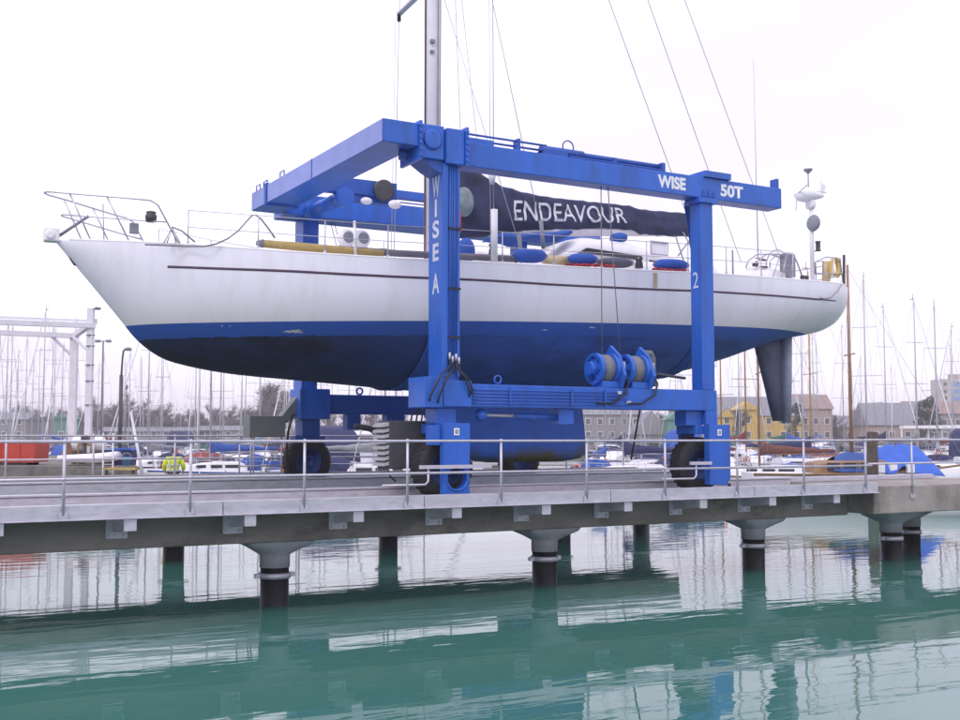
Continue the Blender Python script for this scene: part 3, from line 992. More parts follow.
# cove stripe, a thin painted moulding standing just proud of the topsides
STRIPE = mat('dark_purple_stripe', (0.085, 0.045, 0.085), 0.5, var=0.1)
st = MB()
q0, q1 = [], []
X = 5.4
pts_u, pts_l = [], []
while X <= 22.35:
    drop = interp(X, [5.4, 8, 11, 14, 17, 20, 22.3], [.40, .33, .32, .36, .37, .39, .42])
    wdt = 0.045 if X < 21.5 else 0.03
    for lst, dz in ((pts_u, drop), (pts_l, drop + wdt)):
        t = 1 - dz / (hull_s(X) - hull_k(X))
        lst.append(hull_point(X, t, -1, 0.006))
    X += 0.3
rg = [[u, l_, l_ + Vector((0, 0.012, 0)), u + Vector((0, 0.012, 0))] for u, l_ in zip(pts_u, pts_l)]
st.loft(rg, closed=True)
ypart(st, 'cove_stripe', STRIPE)
# scuff and pale scrape marks in the boot band (bare filler showing)
SCUFF = mat('bare_filler', (0.50, 0.50, 0.52), 0.8, var=0.2)
for (px, py, w, h) in ((294, 331.5, 23, 4.5), (222, 326, 3, 1.6), (230, 326.3, 3, 1.2), (545, 330, 9, 1.5), (592, 327.5, 11, 1.6)):
    for xx in range(1):
        Xc = 0
        Yg = 20.2
        for _ in range(20):
            g = at(px, py, Yg)
            tt = max(0.02, min(1, (g.z - hull_k(g.x)) / (hull_s(g.x) - hull_k(g.x))))
            Yg = hull_point(g.x, tt, -1).y
        wx = w / 50.0
        hz = h / 50.0
        out_ = []
        for q in range(24):
            a = 2 * pi * q / 24
            rr = 0.65 + 0.35 * sin(q * 2.4 + px) * cos(q * 1.7)
            out_.append((g.x + cos(a) * wx / 2 * rr, g.z + sin(a) * hz / 2 * rr))
        sm = MB()
        v_ = []
        for (xq, zq) in out_:
            tt = (zq - hull_k(xq)) / (hull_s(xq) - hull_k(xq))
            v_.append(hull_point(xq, tt, -1, 0.004))
        sm.add(v_, [tuple(range(24))])
        ypart(sm, 'scrape_mark', SCUFF)
# rusty scupper drip below the toe rail
ypart(MB().box((15.62, 19.585, 6.05), (15.71, 19.6, 6.37)), 'scupper_plate', mat('stained_plate', (0.52, 0.42, 0.26), 0.7, var=0.2))


# keel, skeg, rudder
def foil(prof, name, m):
    """prof: list of (z, x leading, x trailing, half thickness)"""
    rr = []
    for (z, xa, xb, th) in prof:
        ring = []
        for q in range(24):
            a = 2 * pi * q / 24
            u = 0.5 - 0.5 * cos(a)
            yy = th * 2.6 * (0.2969 * sqrt(max(u, 0)) - 0.126 * u - 0.3516 * u * u + 0.2843 * u**3 - 0.1015 * u**4) / 0.26
            ring.append(Vector((xa + (xb - xa) * u, YC + (yy if a < pi else -yy), z)))
        rr.append(ring)
    return ypart(MB().loft(rr), name, m)


foil([(3.95, 10.85, 15.45, .26), (3.55, 11.1, 15.5, .24), (3.0, 11.45, 15.56, .26), (2.6, 11.7, 15.60, .34), (2.38, 11.9, 15.62, .36), (2.27, 12.3, 15.4, .30), (2.2, 12.9, 14.9, .15)], 'keel', KEELM)
RUDM = mat('slate_rudder_paint', (0.25, 0.29, 0.40), 0.55, var=0.12, dark=(0.02, 0.03, 0.06), damount=0.5)
SKEGM = mat('dark_skeg_paint', (0.060, 0.076, 0.135), 0.6, var=0.2, dark=(0.03, 0.08, 0.22), damount=0.4)
foil([(5.4, 20.95, 21.98, .16), (5.1, 21.05, 21.98, .15), (4.2, 21.34, 21.98, .13), (3.2, 21.64, 21.97, .10)], 'skeg', SKEGM)
foil([(5.48, 21.99, 22.37, .12), (4.2, 21.99, 22.33, .11), (3.15, 21.99, 22.27, .09)], 'rudder', RUDM)

# mast, spreaders, rigging
MX = 11.48
MTOP = 28.6
rr = []
for z in (6.25, 12, 18, 24, MTOP):
    s = 1 if z < 20 else (0.8 if z < 26 else 0.62)
    rr.append([Vector((MX + 0.19 * s * cos(2 * pi * q / 20), YC + 0.125 * s * sin(2 * pi * q / 20), z)) for q in range(20)])
mast = ypart(MB().loft(rr), 'mast', mat('white_mast_paint', (0.76, 0.74, 0.80), 0.4, var=0.04))
ypart(MB().tube([(MX - 0.2, YC - 0.05, 6.3), (MX - 0.2, YC - 0.05, 26)], 0.02, 6), 'mast_track', REDBROWN, mast)
for (dx, dy, z0) in ((0.06, -0.15, 8.2), (0.13, -0.13, 6.8)):
    ypart(MB().tube([(MX + dx, YC + dy, z0), (MX + dx + 0.05, YC + dy, 27)], 0.010, 5), 'halyard', ROPE, mast)
ypart(MB().box((MX - 0.12, YC - 0.18, 11.55), (MX - 0.02, YC - 0.11, 11.62)).box((MX - 0.12, YC - 0.17, 11.32), (MX - 0.03, YC - 0.11, 11.38)), 'mast_fitting', GREYCOVER, mast)
SPZ = (13.0, 18.4, 23.6)
SPL = (2.25, 1.85, 1.35)
for z, sl in zip(SPZ, SPL):
    for s in (-1, 1):
        ypart(MB().bar((MX, YC + s * 0.1, z), (MX + 0.25, YC + s * sl, z + 0.06), 0.14, 0.05), 'spreader', ALLOY, mast)
        ypart(MB().tube([(MX + 0.25, YC + s * sl, z - 0.12), (MX + 0.25, YC + s * sl, z + 0.12)], 0.05, 8), 'spreader_tip', BLACK, mast)
near_cp = Vector((MX + 0.15, 19.82, 6.3))
for s in (-1, 1):
    cy = YC + s * 2.38
    pts = [(MX + 0.2, cy, 6.3), (MX + 0.25, YC + s * SPL[0], SPZ[0]), (MX + 0.25, YC + s * SPL[1], SPZ[1]), (MX + 0.25, YC + s * SPL[2], SPZ[2]), (MX, YC, MTOP - 0.2)]
    ypart(MB().tube(pts, 0.010, 5), 'cap_shroud', WIRE)
    ypart(MB().tube([(MX + 0.12, cy, 6.3), (MX + 0.16, YC + s * SPL[0], SPZ[0])], 0.008, 5), 'intermediate_shroud', WIRE)
    ypart(MB().tube([(MX + 0.2, cy, 6.34), (MX + 0.205, cy - s * 0.005, 7.42 if s < 0 else 6.75)], 0.075, 12), 'shroud_sleeve', WHITE_P)
ypart(MB().tube([(MX + 0.17, 19.84, 7.95), (MX + 0.17, 19.84, 8.22)], [0.05, 0.09], 8).ball((MX + 0.17, 19.84, 8.15), (0.09, 0.05, 0.14)), 'flag_block', WHITE_P)


def stay(p0, p1, r=0.008, name='stay'):
    return ypart(MB().tube([p0, p1], r, 5), name, WIRE)


mast_at = lambda z: Vector((MX + 0.1, YC - 0.12, z))
for (px, py, Y, zt) in ((541, 231, 20.15, 18.4), (520, 247, 20.1, 13.0), (706, 268, 19.9, 23.6), (741, 262, 20.4, 26.5), (779, 255, 21.6, MTOP)):
    stay(at(px, py, Y), mast_at(zt) if zt < MTOP else Vector((MX + 0.15, YC, MTOP)), 0.009, 'running_stay' if px > 600 else 'lower_shroud')
stay(at(487, 232, 24.2), Vector((MX + 0.1, YC + 0.1, 18.4)), 0.007, 'lower_shroud')
stay((MX + 0.75, YC, 9.0), (MX + 0.1, YC, 24), 0.007, 'halyard')
for (px, py) in ((519, 246), (541, 232)):
    a = at(px, py, 20.12)
    ypart(MB().tube([a + Vector((0.06, 0, -0.35)), a + Vector((0, 0, 0.25))], 0.045, 8), 'bottlescrew', GREYCOVER)

# boom under its navy cover
top = [(443, 160), (457, 163), (470, 167), (485, 177), (500, 186), (520, 192), (545, 197), (575, 200.5), (600, 203), (628, 206), (638, 209.5), (660, 211.5), (692, 214), (704, 216)]
bot = [(443, 239), (457, 238.5), (470, 238), (485, 236.5), (500, 234.5), (520, 232.5), (545, 231), (575, 230.5), (600, 228.5), (628, 231), (638, 235), (660, 236), (692, 236.5), (704, 235)]
rr = []
crng = random.Random(4)
dense_t, dense_b = [], []
for i in range(len(top) - 1):
    for q in range(4):
        f = q / 4
        dense_t.append((top[i][0] * (1 - f) + top[i + 1][0] * f, top[i][1] * (1 - f) + top[i + 1][1] * f))
        dense_b.append((bot[i][0] * (1 - f) + bot[i + 1][0] * f, bot[i][1] * (1 - f) + bot[i + 1][1] * f))
for i, ((tx, ty), (bx, by)) in enumerate(zip(dense_t, dense_b)):
    a, b = at(tx, ty, YC), at(bx, by, YC)
    zt, zb = a.z, b.z
    X = (a.x + b.x) / 2
    ring = []
    for q in range(28):
        an = 2 * pi * q / 28
        cs, sn = cos(an), sin(an)
        w = 0.19 + 0.05 * (zt - zb) / 1.5
        zz = (zt + zb) / 2 + (zt - zb) / 2 * (abs(sn) ** 0.75) * (1 if sn > 0 else -1)
        wrinkle = 0.026 * sin(X * 7 + zz * 6) + 0.02 * sin(X * 15 - zz * 11) + 0.016 * sin(zz * 19 + X * 4)
        yy = (w * (0.75 if sn > 0 else 1.05) + wrinkle) * (abs(cs) ** 0.6) * (1 if cs > 0 else -1)
        ring.append(Vector((X, YC + yy, zz + 0.012 * sin(X * 13 + q))))
    rr.append(ring)
cover_mb = MB().loft(rr)
cover = ypart(cover_mb, 'sail_cover', NAVY)
ypart(MB().tube([(MX + 0.2, YC, 7.35), at(706, 232, YC)], 0.11, 12), 'boom', ALLOY)
bvh = BVHTree.FromPolygons([tuple(q) for q in cover_mb.v], [f for f in cover_mb.f])
me = text_mesh('ENDEAVOUR', 1.0, 0.004, 0.0)
bm = bmesh.new()
bm.from_mesh(me)
bmesh.ops.triangulate(bm, faces=bm.faces)
for _ in range(2):
    bmesh.ops.subdivide_edges(bm, edges=[e for e in bm.edges if e.calc_length() > 0.12], cuts=1)
    bmesh.ops.triangulate(bm, faces=bm.faces)
xs = [q.co.x for q in bm.verts]
ys = [q.co.y for q in bm.verts]
x0, x1, y0, y1 = min(xs), max(xs), min(ys), max(ys)
offc = world_loc(cover)
pL0, pL1 = at(514.5, 220.5, 21.95), at(516, 199.5, 21.95)
pR0, pR1 = at(628, 223, 21.95), at(626, 207.5, 21.95)
for q in bm.verts:
    u, v = (q.co.x - x0) / (x1 - x0), (q.co.y - y0) / (y1 - y0)
    g = (pL0 * (1 - v) + pL1 * v) * (1 - u) + (pR0 * (1 - v) + pR1 * v) * u
    hit = bvh.ray_cast(Vector((g.x, 20.0, g.z)), Vector((0, 1, 0)))
    yy = hit[0].y - 0.018 if hit[0] is not None else 21.9
    q.co = Vector((g.x, yy, g.z)) - offc
bm.to_mesh(me)
bm.free()
me.name = 'lettering'
me.materials.clear()
me.materials.append(mat('grey_white_lettering', (0.62, 0.61, 0.68), 0.7, var=0.08))
lo = bpy.data.objects.new('lettering', me)
COL.objects.link(lo)
lo.parent = cover
GREENP = mat('grey_green_patch', (0.20, 0.25, 0.27), 0.8, var=0.3, vscale=5)
ypart(MB().ball(at(464, 202, 21.75), (0.24, 0.14, 0.34), 14, 8), 'rope_bag', GREENP)
ypart(MB().tube([at(459, 212, 21.5), at(459.5, 232, 21.5)], 0.045, 8), 'fire_tube', RED)
for a, b in (((683, 232), (697, 258)), ((694, 234), (678, 256)), ((676, 237), (684, 262)), ((690, 240), (696, 262))):
    ypart(MB().tube([at(*a, 21.9), at(*b, 21.6)], 0.018, 5), 'mainsheet', ROPE)

# coachroof and doghouse
cr_ = []
for X, w, h in ((12.3, .75, .05), (12.5, .9, .28), (13.5, 1.15, .36), (15, 1.32, .42), (17, 1.32, .42), (18.7, 1.2, .40), (18.9, 1.15, .12)):
    z0 = hull_s(X) + 0.05
    cr_.append([Vector((X, YC + w * f, z0 + h * g)) for f, g in ((-1.06, -.3), (-1.0, .6), (-.92, .92), (-.6, 1.05), (0, 1.15), (.6, 1.05), (.92, .92), (1.0, .6), (1.06, -.3))])
coach = ypart(MB().loft(cr_, closed=True), 'coachroof', WHITE)
dg = []
for X, w, z1 in ((14.35, .80, 6.95), (14.75, .92, 7.30), (15.1, .96, 7.42), (16.2, 1.0, 7.40), (17.2, 1.0, 7.18), (18.3, .95, 7.0)):
    z0 = 6.80
    dg.append([Vector((X, YC + w * f, z0 + (z1 - z0) * g)) for f, g in ((-1.05, 0), (-1.0, .6), (-.9, .9), (-.55, 1.0), (0, 1.04), (.55, 1.0), (.9, .9), (1.0, .6), (1.05, 0))])
dog = ypart(MB().loft(dg, closed=True), 'doghouse', WHITE)
ypart(MB().prism([(14.75, 21.17, 6.98), (16.5, 21.13, 6.93), (16.5, 21.13, 7.03), (14.95, 21.17, 7.10)], (0, 0.1, 0)), 'window', GLASS, dog)
ypart(MB().prism([(16.75, 21.15, 6.90), (17.8, 21.2, 6.87), (17.8, 21.2, 6.91), (16.75, 21.15, 6.96)], (0, 0.06, 0)), 'window', GLASS, dog)
hf = [at(*q, 21.0) for q in ((650.5, 241), (668, 243), (667.5, 255.5), (651, 254))]
ypart(MB().tube(hf, 0.02, 6, closed=True), 'hatch_frame', CHROME, coach)
ypart(MB().add([hf[0] + Vector((.02, .02, 0)), hf[1] + Vector((-.02, .02, 0)), hf[2] + Vector((-.02, .02, 0)), hf[3] + Vector((.02, .02, 0))], [(0, 1, 2, 3)]), 'hatch_pane', WHITE_P, coach)
for px, py in ((493, 250), (639, 263)):
    a = at(px, py, 20.7)
    ypart(MB().lathe([(0.10, -0.12), (0.09, 0.0), (0.07, 0.04), (0.10, 0.12), (0.05, 0.14)], a, 'Z', 16), 'winch', GLASS)
# low white seat/house sides seen between the legs and far sun-bleached lockers
ypart(MB().box((12.0, 21.1, 6.32), (12.9, 22.0, 6.78)), 'mast_locker', WHITE, bevel=0.05)
for q in ((452, 253), (462, 256)):
    pass
cw = []
for px, py in ((346, 238), (361, 239)):
    a = at(px, py, 21.4)
    c = MB().lathe([(0.05, -0.14), (0.15, -0.13), (0.19, -0.05), (0.19, 0.03), (0.14, 0.08), (0.04, 0.09)], a, 'Y', 22)
    c.tube([a + Vector((0.04, 0, -0.1)), a + Vector((0.08, 0, -0.30))], [0.11, 0.07], 10)
    c = ypart(c, 'ventilator_cowl', WHITE_P)
    ypart(MB().lathe([(0.02, -0.01), (0.10, -0.01), (0.12, 0.0)], a - Vector((0, 0.14, 0)), 'Y', 18), 'cowl_mouth', GREYCOVER, c)

# stanchions, lifelines
for s in (-1, 1):
    tops, mids = [], []
    X = 5.75
    while X < 21.6:
        b = hull_point(X, 1, s, -0.09)
        if not (s < 0 and 9.55 < X < 9.9):
            pm = MB().tube([b, b + Vector((0, 0, 0.68))], 0.013, 6).tube([b, b + Vector((0, 0, 0.09))], 0.03, 8)
            ypart(pm, 'stanchion', STEEL_L)
        tops.append(b + Vector((0, 0, 0.68)))
        mids.append(b + Vector((0, 0, 0.36)))
        X += 1.22
    ypart(MB().tube(tops, 0.008, 5), 'lifeline', WIRE)
    ypart(MB().tube(mids, 0.008, 5), 'lifeline', WIRE)
ypart(MB().tube([at(355.5, 257, 20.25), at(354.5, 221, 20.25)], 0.03, 8), 'gate_post', WHITE_P)
# pulpit at the bow
nose = at(50, 202.5, YC)
n2 = at(61, 219, YC)


def rail_half(s, aft, z_aft, nose_, bend):
    return aft


for s in (-1, 1):
    Yaft = YC + s * 0.98
    zb = lambda X: hull_s(X)
    a = Vector((5.15, Yaft, 7.15))
    foot = hull_point(5.62, 1, s, -0.12)
    pts = [foot, a + Vector((0.06, 0, -0.05)), a + Vector((-0.08, 0, 0.02))]
    for q in range(1, 8):
        f = q / 8
        pts.append(Vector((5.05 + (3.62 - 5.05) * f, Yaft + (YC + s * 0.22 - Yaft) * f ** 1.1, 7.17 + 0.13 * f)))
    pts += [Vector((3.46, YC + s * 0.17, 7.31)), Vector((3.36, YC + s * 0.06, 7.32)), Vector((3.35, YC, 7.32))]
    ypart(MB().tube(pts, 0.016, 7), 'pulpit_rail', CHROME)
    pts = [Vector((5.38, YC + s * 1.05, 6.78))]
    for q in range(1, 8):
        f = q / 8
        pts.append(Vector((5.3 + (3.9 - 5.3) * f, YC + s * (1.02 + (0.2 - 1.02) * f), 6.78 + 0.12 * f)))
    pts += [Vector((3.68, YC + s * 0.08, 6.92)), Vector((3.66, YC, 6.92))]
    ypart(MB().tube(pts, 0.014, 7), 'pulpit_rail', CHROME)
    for xt, xb in ((3.75, 4.15), (4.35, 4.78)):
        f = (5.05 - xt) / (5.05 - 3.62)
        tp = Vector((xt, Yaft + (YC + s * 0.22 - Yaft) * f ** 1.1, 7.17 + 0.13 * f))
        ypart(MB().tube([tp, hull_point(xb, 1, s, -0.06)], 0.015, 7), 'pulpit_leg', CHROME)
ypart(MB().tube([at(104, 241, 21.8), at(103, 204, 21.9)], 0.012, 6), 'flag_staff', CHROME)
ypart(MB().tube([(3.62, YC - 0.06, 6.52), (4.1, YC - 0.3, 6.9)], 0.03, 7), 'anchor_roller', GREYCOVER)
ypart(MB().box((3.36, YC - 0.13, 6.40), (3.62, YC + 0.13, 6.66)).cyl((3.45, YC - 0.16, 6.52), (3.45, YC + 0.16, 6.52), 0.09, 14), 'bow_fitting', WHITE_P, bevel=0.03)
ypart(MB().prism([(3.66, YC - 0.03, 6.36), (3.72, YC - 0.03, 6.36), (3.98, YC - 0.04, 5.99), (3.91, YC - 0.04, 5.99)], (0, 0.07, 0)), 'stem_plate', GREYBOX)
a = at(151, 217, 21.35)
lamp = MB().lathe([(0.06, -0.10), (0.10, -0.09), (0.11, 0.02), (0.08, 0.06), (0.10, 0.09), (0.05, 0.11)], a, 'Z', 16)
ypart(lamp, 'bow_lantern', GREYBOX)
a = at(134, 228.5, 21.6)
ypart(MB().box(a - Vector((0.08, 0.05, 0.1)), a + Vector((0.08, 0.05, 0.1))), 'light_box', GREYCOVER, bevel=0.015)
for sgn in (0, 1):
    ypart(MB().tube([at(164 + sgn * 3, 243, 21.0), at(172, 227, 21.05), at(176 + sgn * 4, 243, 21.0)], 0.012, 6), 'stay_tripod', CHROME)
ypart(MB().tube([at(172, 227, 21.05), at(182, 231, 20.95), at(195, 242, 20.9)], 0.018, 6), 'bow_brace', GREYCOVER)
ln = [(145, 244.5), (160, 245), (185, 246.3), (205, 246.3), (216, 244), (228, 238.5), (238, 231), (246, 222), (252, 215.5), (256, 215), (261, 219), (268, 228), (275, 238)]
ypart(MB().tube([at(x_, y_, 20.75 if x_ > 195 else 20.95) for x_, y_ in ln], 0.017, 6), 'deck_hose', ROPE)
for px, y0_, y1_ in ((221, 228, 246), (202, 230, 246), (218, 240, 247)):
    pass

# stern: wheel shelter, cover, pushpit, radar pole
sb = []
for X, w, z1 in ((19.4, .5, 6.75), (19.7, .9, 7.05), (20.3, 1.0, 7.1), (20.9, .95, 7.05)):
    sb.append([Vector((X, YC - 0.3 + w * f, 6.6 + (z1 - 6.6) * g)) for f, g in ((-1.1, 0), (-1, .7), (-.7, 1), (.7, 1), (1, .7), (1.1, 0))])
ypart(MB().loft(sb, closed=True), 'cockpit_coaming', WHITE)
for px_off in (0, 9, 20):
    c0 = [at(746 + px_off * 1.2, 268, 21.0), at(748 + px_off * 1.1, 261, 21.0), at(757 + px_off, 254.5, 21.0), at(770 + px_off * .8, 254, 21.0), at(781 + px_off * .4, 258, 21.0)]
    ypart(MB().tube(c0, 0.018, 6), 'shelter_hoop', CHROME)
for (x_, y_, w, h) in ((763, 260, 6, 2), (764, 267, 9, 1.6), (755, 265, 5, 3)):
    a = at(x_, y_, 20.95)
    ypart(MB().box(a - Vector((w / 80, 0.03, h / 80)), a + Vector((w / 80, 0.03, h / 80))), 'instrument_panel', GLASS)
a0, a1 = at(783.5, 277, 21.0), at(793, 254, 21.0)
ypart(MB().box((a0.x, 20.95, a0.z), (a1.x + 0.05, 21.15, a1.z)), 'wheel_cover', GREYCOVER, bevel=0.04)
wh = at(776, 266, 21.4)
ypart(MB().tube([wh + Vector((0.05 * cos(q * pi / 12), 0.42 * cos(q * pi / 12), 0.42 * sin(q * pi / 12))) for q in range(24)], 0.016, 6, closed=True), 'steering_wheel', CHROME)
for q in (0, 1, 2):
    ypart(MB().tube([at(772 + q * 9, 280, 20.8), at(780 + q * 7, 255, 20.8)], 0.014, 6), 'wheel_support', CHROME)
ypart(MB().tube([at(793, 254.5, 20.9), at(797, 262, 20.7), at(802, 276, 20.6)], 0.022, 6), 'coiled_strap', GREYCOVER)
a = at(804.5, 278, 20.55)
ypart(MB().box(a - Vector((0.10, 0.06, 0.06)), a + Vector((0.10, 0.06, 0.06))), 'stern_winch', GLASS, bevel=0.015)
for Y_ in (20.62, 23.6):
    r0 = [at(x_, y_, 20.62) for x_, y_ in ((816, 282), (816, 261.5), (826, 257), (840, 258.5), (843, 283))]
    ypart(MB().tube([Vector((q.x, Y_, q.z)) for q in r0], 0.016, 6), 'pushpit_rail', CHROME)
    r0 = [at(x_, y_, 20.62) for x_, y_ in ((816, 273), (843, 274.5))]
    ypart(MB().tube([Vector((q.x, Y_, q.z)) for q in r0], 0.013, 6), 'pushpit_rail', CHROME)
for zf in (0.30, 0.66):
    ypart(MB().tube([(22.55, 20.62, 6.68 + zf), (22.9, 21.2, 6.68 + zf), (23.0, YC, 6.68 + zf), (22.9, 23.2, 6.68 + zf), (22.55, 23.6, 6.68 + zf)], 0.014, 6), 'pushpit_rail', CHROME)
ypart(MB().bar(at(844, 284, 20.6), at(844, 255, 20.6), 0.035, 0.06), 'boarding_ladder', GREYBOX)
f4 = [at(x_, y_, 20.75) for x_, y_ in ((815, 262), (823, 261), (823, 274), (815, 274))]
ypart(MB().tube(f4, 0.014, 6, closed=True), 'stern_seat_frame', GREYBOX)
pole_b = at(812.5, 281, 21.0)
pole_t = at(811, 190, 21.0)
pole = ypart(MB().tube([pole_b, (pole_b.x, 21.0, pole_t.z)], 0.055, 10), 'radar_pole', WHITE_P)
pz = lambda y_: at(812, y_, 21.0).z
px0 = pole_b.x
gen = []
for dx, r in ((-0.52, .02), (-0.48, .12), (-0.38, .18), (-0.15, .20), (0.08, .14), (0.30, .08), (0.42, .05)):
    gen.append([Vector((px0 + dx, 21.0 + r * cos(2 * pi * q / 16), pz(196.5) + r * sin(2 * pi * q / 16) + 0.06 * (dx + .5))) for q in range(16)])
ypart(MB().loft(gen), 'wind_generator', WHITE_P, pole)
ypart(MB().bar((px0 + 0.35, 21.0, pz(193)), (px0 + 0.48, 21.0, pz(183)), 0.02, 0.16).tube([(px0 + 0.1, 21, pz(190)), (px0 + 0.55, 21, pz(190.5))], 0.02, 6), 'generator_fin', WHITE_P, pole)
for q in range(3):
    an = 0.6 + q * 2 * pi / 3
    hub = Vector((px0 - 0.5, 21.0, pz(196.5)))
    ypart(MB().bar(hub, hub + Vector((0, 0.42 * cos(an), 0.42 * sin(an))), 0.012, 0.05, up=(1, 0.1, 0)), 'generator_blade', WHITE_P, pole)
ypart(MB().lathe([(0.10, 0), (0.13, 0.06), (0.13, 0.2), (0.08, 0.26)], (px0 - 0.02, 21.0, pz(209)), 'Z', 16), 'pole_bracket', WHITE_P, pole)
ypart(MB().tube([(px0 - 0.08, 21, pz(192)), (px0 - 0.08, 21, pz(173))], 0.015, 6).lathe([(0.03, 0), (0.12, 0.09), (0.12, 0.11)], (px0 - 0.08, 21, pz(174)), 'Z', 12), 'aerial', GREYCOVER, pole)
ypart(MB().lathe([(0.02, -0.07), (0.19, -0.05), (0.22, 0), (0.19, 0.05), (0.02, 0.07)], (px0 - 0.03, 20.9, pz(224)), 'X', 24), 'radar_reflector', GREYCOVER, pole)
ypart(MB().tube([(px0 + 0.36, 21, pz(183)), (px0 + 0.36, 21, pz(178))], 0.012, 6), 'whip_aerial', WHITE_P, pole)
lmp = at(818, 246, 21.0)
ypart(MB().lathe([(0.08, -0.13), (0.06, -0.1), (0.06, 0.08), (0.08, 0.12)], lmp, 'Z', 12).tube([lmp + Vector((0, 0, -0.13)), (px0, 21, lmp.z - 0.16)], 0.012, 6), 'stern_lantern', GREYBOX, pole)
a = at(758.5, 276, 21.2)
ypart(MB().tube([a, a + Vector((-0.05, 0, 5.6))], [0.018, 0.006], 6), 'whip_aerial', WIRE)
a = at(733, 276, 20.2)
ypart(MB().tube([a, at(732.5, 250, 20.2)], 0.02, 6), 'aerial_stub', GREYCOVER)
sl = [at(803, 281, 20.45), at(807, 288, 20.42), at(814, 296.5, 20.38), at(822, 299, 20.35), at(829, 298, 20.36), at(836, 291, 20.4), at(840, 284.5, 20.45)]
ypart(MB().tube([q - Vector((0, 0.06, 0)) for q in sl], 0.016, 6), 'mooring_line', ROPE)


# loose things lying on the yacht's deck
def lone(mb, name, m, label, cat, group=None, bevel=0):
    o = mb.build(name, m, None, bevel=bevel)
    return tag(o, label, cat, group)


def cushion(px0, px1, py0, py1, Y, name, m, label, cat, group=None):
    a, b = at(px0, (py0 + py1) / 2, Y), at(px1, (py0 + py1) / 2 + (px1 - px0) * 0.03, Y)
    h = (at(px0, py0, Y).z - at(px0, py1, Y).z) / 2
    rr = []
    for q in range(13):
        f = q / 12
        c = a * (1 - f) + b * f
        s = max(0.12, (1 - abs(2 * f - 1) ** 3.2) ** 0.5)
        rr.append([c + Vector((0, h * s * cos(2 * pi * j / 18), h * s * sin(2 * pi * j / 18))) for j in range(18)])
    rope = None
    mb = MB().loft(rr)
    root = tag(mb.build(name, m, None), label, cat, group)
    for f in (0.02, 0.98):
        c = a * (1 - f) + b * f
        MB().tube([c + Vector((0.05 * cos(q * pi / 5), 0, 0.05 * sin(q * pi / 5))) for q in range(10)], 0.012, 6, closed=True).build('rope_eye', ROPE, root)
    return root


cushion(513, 546, 248, 262.5, 20.05, 'fender', FENDER, 'fat blue fender lying on the yacht deck below the letters E and N', 'fender', 'fenders along the yacht deck')
cushion(568, 597, 253, 264.5, 20.1, 'fender', FENDER, 'long blue fender lying on red rope, nose to nose with a slate one', 'fender', 'fenders along the yacht deck')
cushion(597, 633, 257, 267.5, 20.1, 'fender', GREYFEND, 'slate grey fender beside the long blue one on the yacht deck', 'fender', 'fenders along the yacht deck')
cushion(654, 688, 258.5, 270.5, 20.1, 'fender', FENDER, 'blue fender on a red rope beside the right hoist leg', 'fender', 'fenders along the yacht deck')
b1 = at(466, 251, 20.6)
lone(MB().ball(b1, (0.2, 0.18, 0.28), 18, 10), 'sail_bag', FENDER, 'round blue bag on the yacht deck just right of the left hoist leg', 'bag')
for px0_, px1_, py_, lab in ((566, 616, 266.5, 'tangle of red rope under the long blue and slate fenders'), (653, 686, 271, 'red rope under the blue fender beside the right hoist leg')):
    rp = []
    rg_ = random.Random(px0_)
    a, b = at(px0_, py_, 19.95), at(px1_, py_ + 1.2, 19.95)
    for q in range(60):
        f = q / 59
        c = a * (1 - f) + b * f
        rp.append(c + Vector((0.08 * sin(q * 1.9), 0.06 * cos(q * 2.3), 0.05 * abs(sin(q * 1.3)) + rg_.uniform(-.02, .02))))
    lone(MB().tube(rp, 0.022, 6), 'rope_tangle', RED, lab, 'rope', 'red ropes on the yacht deck')
pl = lone(MB().tube([at(262, 243.5, 20.75), at(300, 246.8, 20.6), at(383, 254, 20.3)], [0.075, 0.085, 0.075], 12), 'spinnaker_pole', SPAR, 'mustard bagged spar lying along the forward side deck of the yacht', 'spar')
MB().tube([at(256, 243, 20.78), at(263, 243.6, 20.75)], [0.04, 0.09], 10).build('end_fitting', GREYCOVER, pl)
pl = lone(MB().tube([at(338, 249, 20.5), at(400, 253.5, 20.35), at(516, 259, 20.1)], [0.07, 0.07, 0.07], 12), 'spinnaker_pole', SPARGREY, 'dark grey spar lying along the yacht deck behind the left hoist leg', 'spar')
MB().tube([at(516, 259, 20.1), at(521, 259.5, 20.1)], [0.09, 0.05], 10).build('end_fitting', GREYCOVER, pl)
lone(MB().tube([at(543, 259, 20.25), at(569, 261, 20.25)], 0.10, 12), 'canvas_roll', TAN, 'tan canvas roll between two blue fenders on the yacht deck', 'canvas roll')
# blue folded sail lying over the deck forward of the doghouse
sg = random.Random(5)
rr = []
for q in range(15):
    f = q / 14
    px_ = 488 + 78 * f
    yt = interp(f, [0, .12, .3, .5, .75, 1], [239, 233, 233, 233.5, 232, 231]) + sg.uniform(-.7, .7)
    yb = interp(f, [0, .2, .3, .5, .8, 1], [241, 244, 247, 241, 243, 237]) + sg.uniform(-.6, .6)
    a, b = at(px_, yt, 21.5), at(px_, yb, 21.5)
    rr.append([Vector((a.x, 21.5 + 0.28 * cos(2 * pi * j / 12), (a.z + b.z) / 2 + (a.z - b.z) / 2 * sin(2 * pi * j / 12))) for j in range(12)])
lone(MB().loft(rr), 'folded_sail', CANVAS, 'blue canvas bundle lying across the yacht deck under the navy sail cover', 'folded canvas')
rr = []
for q in range(7):
    f = q / 6
    a, b = at(612 + 13 * f, 234 - 1.5 * sin(f * 3), 21.4), at(612 + 13 * f, 243 + 1.2 * sin(f * 5), 21.4)
    rr.append([Vector((a.x, 21.4 + 0.1 * cos(2 * pi * j / 10), (a.z + b.z) / 2 + (a.z - b.z) / 2 * sin(2 * pi * j / 10))) for j in range(10)])
